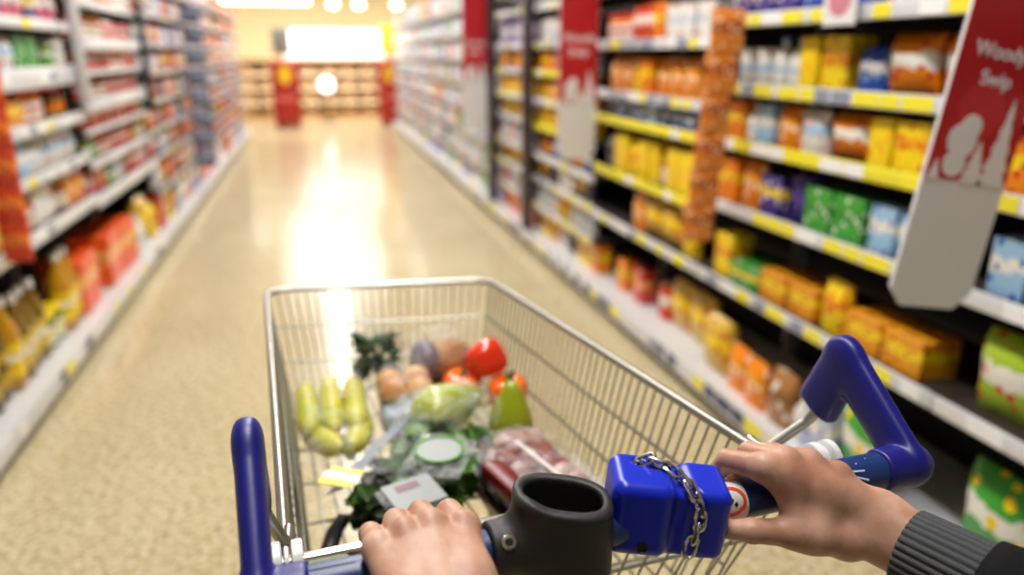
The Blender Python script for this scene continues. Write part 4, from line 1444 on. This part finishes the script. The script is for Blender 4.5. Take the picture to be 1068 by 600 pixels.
# two small packets lying on the salad
for nm, (x, y, z), (w_, d_), rz, ringed, lab in (('herb_packet', (.142, 1.0, FZ + .078), (.09, .10), -.5, True, 'clear packet with a white label ringed in green, on the salad'), ('herb_packet', (.092, .915, FZ + .066), (.085, .075), .35, False, 'plain white labelled packet lying on the near edge of the salad')):
    t = thing(nm, lab, 'packet', (x, y, z))
    M = at(x, y, z, rz, .12)
    place(pillow(w_, d_, .018, seed=31 + ringed, wr=.001), M).build('wrapper', FILM2, t, angle=180)
    if ringed:
        k = 26
        place(MB().prism([(.034 * math.cos(2 * PI * i / k), .03 * math.sin(2 * PI * i / k)) for i in range(k)], .0, .0008), M @ Matrix.Translation((0, 0, .0195)) @ Matrix.Rotation(PI / 2, 4, 'X')).build('label', mat('label_grey_white', '#878d8b', .4), t)
        place(MB().tube([(.035 * math.cos(2 * PI * i / 40), .031 * math.sin(2 * PI * i / 40), .0205) for i in range(40)], .0022, 6, closed=True), M).build('green_ring', mat('label_green', '#4ea018', .4), t)
    else:
        place(MB().rbox((-.036, -.03, .0185), (.036, .03, .0196), .0004, 1), M).build('label', mat('label_pale', '#92979a', .4), t)
        place(MB().rbox((-.02, .008, .0196), (.014, .022, .0202), .0003, 1), M).build('purple_print', mat('label_plum', '#7a4658', .4), t)

# cured meat
FZ0 = FZ; FZ = FZ + .003
mp = thing('meat_pack', 'clear pack of dark red and pink cured meat slices beside the cup', 'meat', (.265, 1.02, FZ))
MM2 = at(.278, 1.02, FZ, .30)
MEAT = blotch_mat('cured_meat', [(.3, '#44100f'), (.45, '#762822'), (.58, '#9c5a4c'), (.75, '#c49a84')], 16, .32, dist=1.6)
for i in range(6):
    P = [[(-.066 + .132 * a / 10 + .004 * math.sin(b), -.09 + .026 * i + .07 * b / 8, .008 + .004 * i + .024 * math.sin(PI * b / 8) + .004 * math.sin(a * 1.4 + i)) for b in range(9)] for a in range(11)]
    Q = [[(x, y, z - .003) for x, y, z in row] for row in P]
    s = MB().grid(P); s.grid(Q)
    place(s, MM2).build('meat_slice', MEAT, mp, angle=180)
place(MB().rbox((-.078, -.105, .0), (.078, .105, .006), .003), MM2).build('tray', mat('dark_tray', '#3a2420', .4), mp)
place(MB().rbox((-.078, -.095, .03), (-.040, .01, .062), .010), MM2).build('red_label', mat('label_deep_red', '#6e0a10', .35), mp)
place(pillow(.158, .218, .064, seed=41, wr=.002), MM2).build('wrapper', FILM2, mp, angle=180)
place(MB().rbox((-.004, -.095, .064), (.003, .03, .067), .001), MM2).build('highlight_strip', mat('highlight_white', '#e2dede', .35), mp)  # white strip stands in for the highlight across the wrapper

# odds and ends at the near end
t = thing('carry_strap', 'black strap lying at the near left end beneath the salad', 'strap', (-.005, .96, FZ))
MB().tube([(-.028, .90, FZ + .008), (-.015, .95, FZ + .014), (.0, .985, FZ + .012)], .012, 8, flat=(.5, 1), up=(0, 0, 1)).build('webbing', M_BLACKP, t)
MB().rbox((-.04, .872, FZ + .001), (-.016, .902, FZ + .016), .004).build('buckle', M_BLACKP, t)
t = thing('small_packet', 'small white and yellow packet between the strap and the left hand', 'packet', (.045, .90, FZ))
place(pillow(.08, .07, .03, seed=51, wr=.001), at(.055, .885, FZ + .001, .4)).build('wrapper', print_mat('packet_print', '#dfe2e6', '#d8c84a', '#b9c2cf', scale=3), t, angle=180)

# ------------------------------------------------------------------ the shopper's hands and sleeves
def skin_material():
    m = bpy.data.materials.new('skin')
    m.use_nodes = True
    nt = m.node_tree; N, L = nt.nodes, nt.links
    b = N['Principled BSDF']
    b.inputs['Roughness'].default_value = .46
    b.inputs['Subsurface Weight'].default_value = .18
    b.inputs['Subsurface Radius'].default_value = (.010, .004, .002)
    tc = N.new('ShaderNodeTexCoord')
    n1 = N.new('ShaderNodeTexNoise'); n1.inputs['Scale'].default_value = 28; n1.inputs['Detail'].default_value = 5
    L.new(tc.outputs['Object'], n1.inputs['Vector'])
    r = N.new('ShaderNodeValToRGB')
    e = r.color_ramp.elements
    e[0].position = .3; e[0].color = lin('#ae7b64')
    e[1].position = .7; e[1].color = lin('#d6aa93')
    L.new(n1.outputs['Fac'], r.inputs[0])
    L.new(r.outputs[0], b.inputs['Base Color'])
    n2 = N.new('ShaderNodeTexNoise'); n2.inputs['Scale'].default_value = 130; n2.inputs['Detail'].default_value = 6
    L.new(tc.outputs['Object'], n2.inputs['Vector'])
    bp = N.new('ShaderNodeBump'); bp.inputs['Strength'].default_value = .22; bp.inputs['Distance'].default_value = .0018
    L.new(n2.outputs['Fac'], bp.inputs['Height'])
    L.new(bp.outputs['Normal'], b.inputs['Normal'])
    return m


SKIN = skin_material()


def hand_fn(wrist, arm, fingers, thumb, web):
    """wrist: two carpal points; arm: the next forearm points; fingers: MCP, PIP, DIP, tip each; thumb: CMC, MCP, IP, tip."""
    wr = [W(*p) for p in wrist]; ar = [np.array(p) for p in arm]
    F = [[W(*p) for p in f] for f in fingers]
    T = [W(*p) for p in thumb]
    FR_ = [(.0118, .0100, .0086, .0072), (.0122, .0102, .0088, .0074), (.0118, .0098, .0084, .0070), (.0108, .0088, .0075, .0064)]

    def fn(P):
        palm = None
        for i, f in enumerate(F):
            o = lerp(wr[0], wr[1], i / 3)
            e = cone_sd(P, o, f[0], .0165, FR_[i][0] + .0008)
            palm = e if palm is None else smin(palm, e, .009)
        # flesh between the long bones
        for i in range(3):
            m1 = lerp(F[i][0], F[i + 1][0], .5); o = lerp(wr[0], wr[1], (i + .5) / 3)
            palm = smin(palm, cone_sd(P, o, lerp(o, m1, .86), .0155, .0105), .008)
        t1 = cone_sd(P, lerp(wr[0], wr[1], .2), T[0], .015, .0165)
        t2 = cone_sd(P, T[0], T[1], .0165, .0128)
        palm = smin(palm, smin(t1, t2, .01), .014)
        palm = smin(palm, cone_sd(P, lerp(T[0], T[1], web[0]), lerp(wr[0], F[0][0], web[1]), .0095, .010), .016)
        palm = smin(palm, cone_sd(P, lerp(wr[0], F[0][0], .5), lerp(T[0], T[1], .6), .0135, .0135), .012)
        arm_d = smin(cone_sd(P, wr[0], ar[0], .0195, .0205), cone_sd(P, wr[1], ar[1], .0195, .0205), .02)
        palm = smin(palm, arm_d, .016)
        th_ = smin(cone_sd(P, T[1], T[2], .0122, .0104), cone_sd(P, T[2], T[3], .0108, .0082), .003)
        palm = smin(palm, th_, .006)
        out = palm
        for i, f in enumerate(F):
            r = FR_[i]
            g = cone_sd(P, f[0], f[1], r[0], r[1])
            g = smin(g, cone_sd(P, f[1], f[2], r[1] * .97, r[2]), .003)
            g = smin(g, cone_sd(P, f[2], f[3], r[2], r[3]), .003)
            kn = np.linalg.norm(P - f[0] - np.array([0, 0, .0022]), axis=1) - r[0] * 1.02
            g = smin(g, kn, .004)
            out = np.minimum(smin(out, g, .0045), np.minimum(out, g) + .0)
        return out
    return fn


person = thing('person', 'person pushing the trolley, both hands on its handle, black sleeve over ribbed grey cuff', 'person', (.2, .1, .0))
RHF = hand_fn([(.222, -.047, -.010), (.222, -.062, -.030)], [(.484, .426, .999), (.482, .422, .985)],
              [[(.121, -.013, .0365), (.106, .017, .0305), (.101, .031, .007), (.103, .023, -.014)],
               [(.147, -.008, .0345), (.135, .026, .028), (.131, .036, -.001), (.130, .023, -.020)],
               [(.172, -.010, .0285), (.162, .028, .022), (.158, .035, -.006), (.156, .021, -.023)],
               [(.196, -.020, .0185), (.187, .022, .016), (.182, .031, -.007), (.180, .020, -.021)]],
              [(.188, -.050, -.026), (.137, -.041, -.014), (.103, -.030, -.0115), (.083, -.0235, -.010)], (.85, .86))
l_w = W(-.172, -.10, .0)
LHF = hand_fn([(-.156, -.098, .002), (-.192, -.098, .0)], [W(-.175, -.17, -.02), W(-.205, -.17, -.02)],
              [[(-.1445, -.003, .0275), (-.147, .034, .020), (-.148, .036, -.008), (-.148, .021, -.024)],
               [(-.170, -.001, .0325), (-.170, .037, .022), (-.170, .038, -.008), (-.169, .022, -.025)],
               [(-.1905, -.003, .0310), (-.191, .035, .020), (-.190, .036, -.008), (-.189, .021, -.024)],
               [(-.2115, -.007, .0270), (-.212, .030, .016), (-.211, .033, -.008), (-.210, .02, -.022)]],
              [(-.138, -.07, -.018), (-.127, -.038, -.03), (-.130, -.010, -.0315), (-.134, .012, -.0295)], (.8, .6))
def head_fn(P):
    q = (P - np.array([.05, -.30, 1.66])) / np.array([.078, .098, .118])
    h_ = (np.linalg.norm(q, axis=1) - 1) * .085
    h_ = smin(h_, cone_sd(P, (.05, -.30, 1.60), (.05, -.325, 1.43), .055, .062), .03)
    h_ = smin(h_, cone_sd(P, (.05, -.225, 1.585), (.05, -.235, 1.575), .034, .034), .03)      # chin
    h_ = smin(h_, cone_sd(P, (.05, -.207, 1.668), (.05, -.188, 1.632), .008, .013), .010)     # nose
    for s_ in (-1, 1):
        h_ = smin(h_, cone_sd(P, (.05 + s_ * .078, -.31, 1.675), (.05 + s_ * .080, -.312, 1.635), .012, .008), .006)
        h_ = smax(h_, -(np.linalg.norm(P - np.array([.05 + s_ * .032, -.196, 1.672]), axis=1) - .014), .010)
        h_ = smin(h_, np.linalg.norm(P - np.array([.05 + s_ * .032, -.214, 1.671]), axis=1) - .0125, .002)
    for dz in (.0, -.011):
        h_ = smin(h_, cone_sd(P, (.032, -.2065, 1.607 + dz), (.068, -.2065, 1.607 + dz), .006, .006), .004)
    return h_


body = MB()
for fn, lo, hi in ((RHF, W(.07, -.085, -.07) + np.array([-.01, -.06, 0]), W(.27, .06, .07) + np.array([.02, .02, 0])), (LHF, W(-.26, -.20, -.075), W(-.10, .065, .065))):
    V, Fq = surface_nets(fn, np.minimum(lo, hi), np.maximum(lo, hi), .0016)
    body.add([tuple(p) for p in V.tolist()], [tuple(q) for q in Fq.tolist()])
V, Fq = surface_nets(head_fn, (-.06, -.43, 1.40), (.16, -.16, 1.80), .005)
body.add([tuple(p) for p in V.tolist()], [tuple(q) for q in Fq.tolist()])
body.build('body', SKIN, person, angle=180)

CUFF = mat('grey_rib_knit', '#606266', .95, spec=.1, bump=.9, bump_scale=900, vary=.35, vary_scale=700)
JACK = mat('black_jacket_cloth', '#0c0d11', .85, spec=.2, bump=.3, bump_scale=500)


def ribbed_cuff(a, b, r0, r1, name):
    a, b = Vector(a), Vector(b)
    t = (b - a).normalized(); p = t.cross(Vector((0, 0, 1))).normalized(); q = p.cross(t)
    nr = 34
    P = []
    nu = nr * 6
    for i in range(nu):
        ang = 2 * PI * i / nu
        row = []
        rib = abs(math.cos(ang * nr / 2)) ** .6
        for s, rr_ in ((.03, -.0075), (.004, -.006), (-.003, -.002), (.0, .001), (.02, .0015), (.4, .0012), (.7, .001), (1, 0)):
            c = a + (b - a) * s
            r = r0 + (r1 - r0) * max(s, 0) + rr_ + .0026 * (rib - .6) * (1 if rr_ > -.005 else .2)
            row.append(c + (p * math.cos(ang) + q * math.sin(ang)) * r)
        P.append(row)
    return MB().grid(P, closed_u=True).build(name, CUFF, person, angle=180)


def sleeve(pts, rs, name):
    mb = MB()
    k = []
    kr = []
    for i in range(len(pts) - 1):
        m = 6
        for j in range(m):
            k.append(lerp(np.array(pts[i]), np.array(pts[i + 1]), j / m)); kr.append(rs[i] + (rs[i + 1] - rs[i]) * j / m)
    k.append(np.array(pts[-1])); kr.append(rs[-1])
    kr = [r + .0012 * math.sin(i * 1.9) for i, r in enumerate(kr)]
    t0 = (k[1] - k[0]) / np.linalg.norm(k[1] - k[0])
    k = [k[0] + t0 * .012, k[0] + t0 * .002, k[0]] + k[1:]
    kr = [kr[0] - .008, kr[0] - .005, kr[0] - .0005] + kr[1:]
    mb.tube(k, kr, 28)
    return mb.build(name, JACK, person, angle=180)


RC0, RC1 = np.array([.466, .464, .993]), np.array([.494, .405, .990])
ribbed_cuff(RC0, RC1, .0335, .0365, 'cuff')
sleeve([RC1 + (RC0 - RC1) * .08, (.525, .33, .985), (.55, .22, .97), (.48, .0, 1.15), (.36, -.2, 1.34)], [.0415, .047, .054, .062, .07], 'sleeve')
LC0, LC1 = W(-.188, -.135, -.01), W(-.205, -.20, -.03)
ribbed_cuff(LC0, LC1, .0335, .0365, 'cuff')
sleeve([LC1 + (LC0 - LC1) * .08, W(-.24, -.30, -.06), W(-.30, -.40, -.07), W(-.34, -.56, .1), W(-.30, -.70, .30)], [.0415, .047, .054, .062, .07], 'sleeve')


def torso_fn(P):  # torso, head and legs are unseen, added to block light from behind
    q = P * np.array([1, 1.35, 1])
    y = -.33 * 1.35
    t = smin(cone_sd(q, (-.02, y, 1.20), (.12, y, 1.20), .165, .165), cone_sd(q, (.0, y, .90), (.10, y, .90), .155, .155), .10)
    t = smin(t, cone_sd(q, (-.13, y, 1.375), (.23, y, 1.375), .072, .072), .10)
    t = smin(t, cone_sd(q, (.05, y, 1.42), (.05, y, 1.47), .075, .062), .04)
    a = cone_sd(P, (.235, -.32, 1.37), (.36, -.2, 1.34), .072, .070)
    b = cone_sd(P, (-.135, -.32, 1.37), W(-.30, -.70, .30), .072, .070)
    t = smin(smin(t, a, .04), b, .04)
    return smax(t, -(P[:, 2] - .80), .02)


sdf_object('jacket', torso_fn, (-.30, -.56, .76), (.46, -.08, 1.54), .011, JACK, person)
TROU = mat('dark_trouser_cloth', '#1c2233', .85)


def legs_fn(P):
    o = None
    for s_ in (-1, 1):
        x = .05 + s_ * .095
        e = smin(cone_sd(P, (x, -.33, .84), (x, -.31, .48), .105, .07), cone_sd(P, (x, -.31, .48), (x, -.335, .10), .07, .055), .03)
        o = e if o is None else smin(o, e, .03)
    return smax(o, .085 - P[:, 2], .01)


sdf_object('trousers', legs_fn, (-.20, -.48, .05), (.30, -.18, .97), .012, TROU, person)
for s_ in (-1, 1):
    x = .05 + s_ * .095
    sdf_object('shoe', lambda P: smax(smin(cone_sd(P, (x, -.37, .045), (x, -.16, .03), .047, .04), cone_sd(P, (x, -.335, .05), (x, -.335, .10), .048, .045), .03), .001 - P[:, 2], .006), (x - .07, -.45, -.01), (x + .07, -.09, .17), .008, M_BLACKP, person)


def hair_fn(P):
    q = (P - np.array([.05, -.315, 1.675])) / np.array([.088, .105, .118])
    h_ = (np.linalg.norm(q, axis=1) - 1) * .09
    return smax(h_, (P[:, 1] + .262) * .75 - (P[:, 2] - 1.70) * .65, .015)


sdf_object('hair', hair_fn, (-.06, -.45, 1.52), (.16, -.18, 1.83), .006, mat('brown_hair', '#2e1f16', .6, bump=.5, bump_scale=200), person)
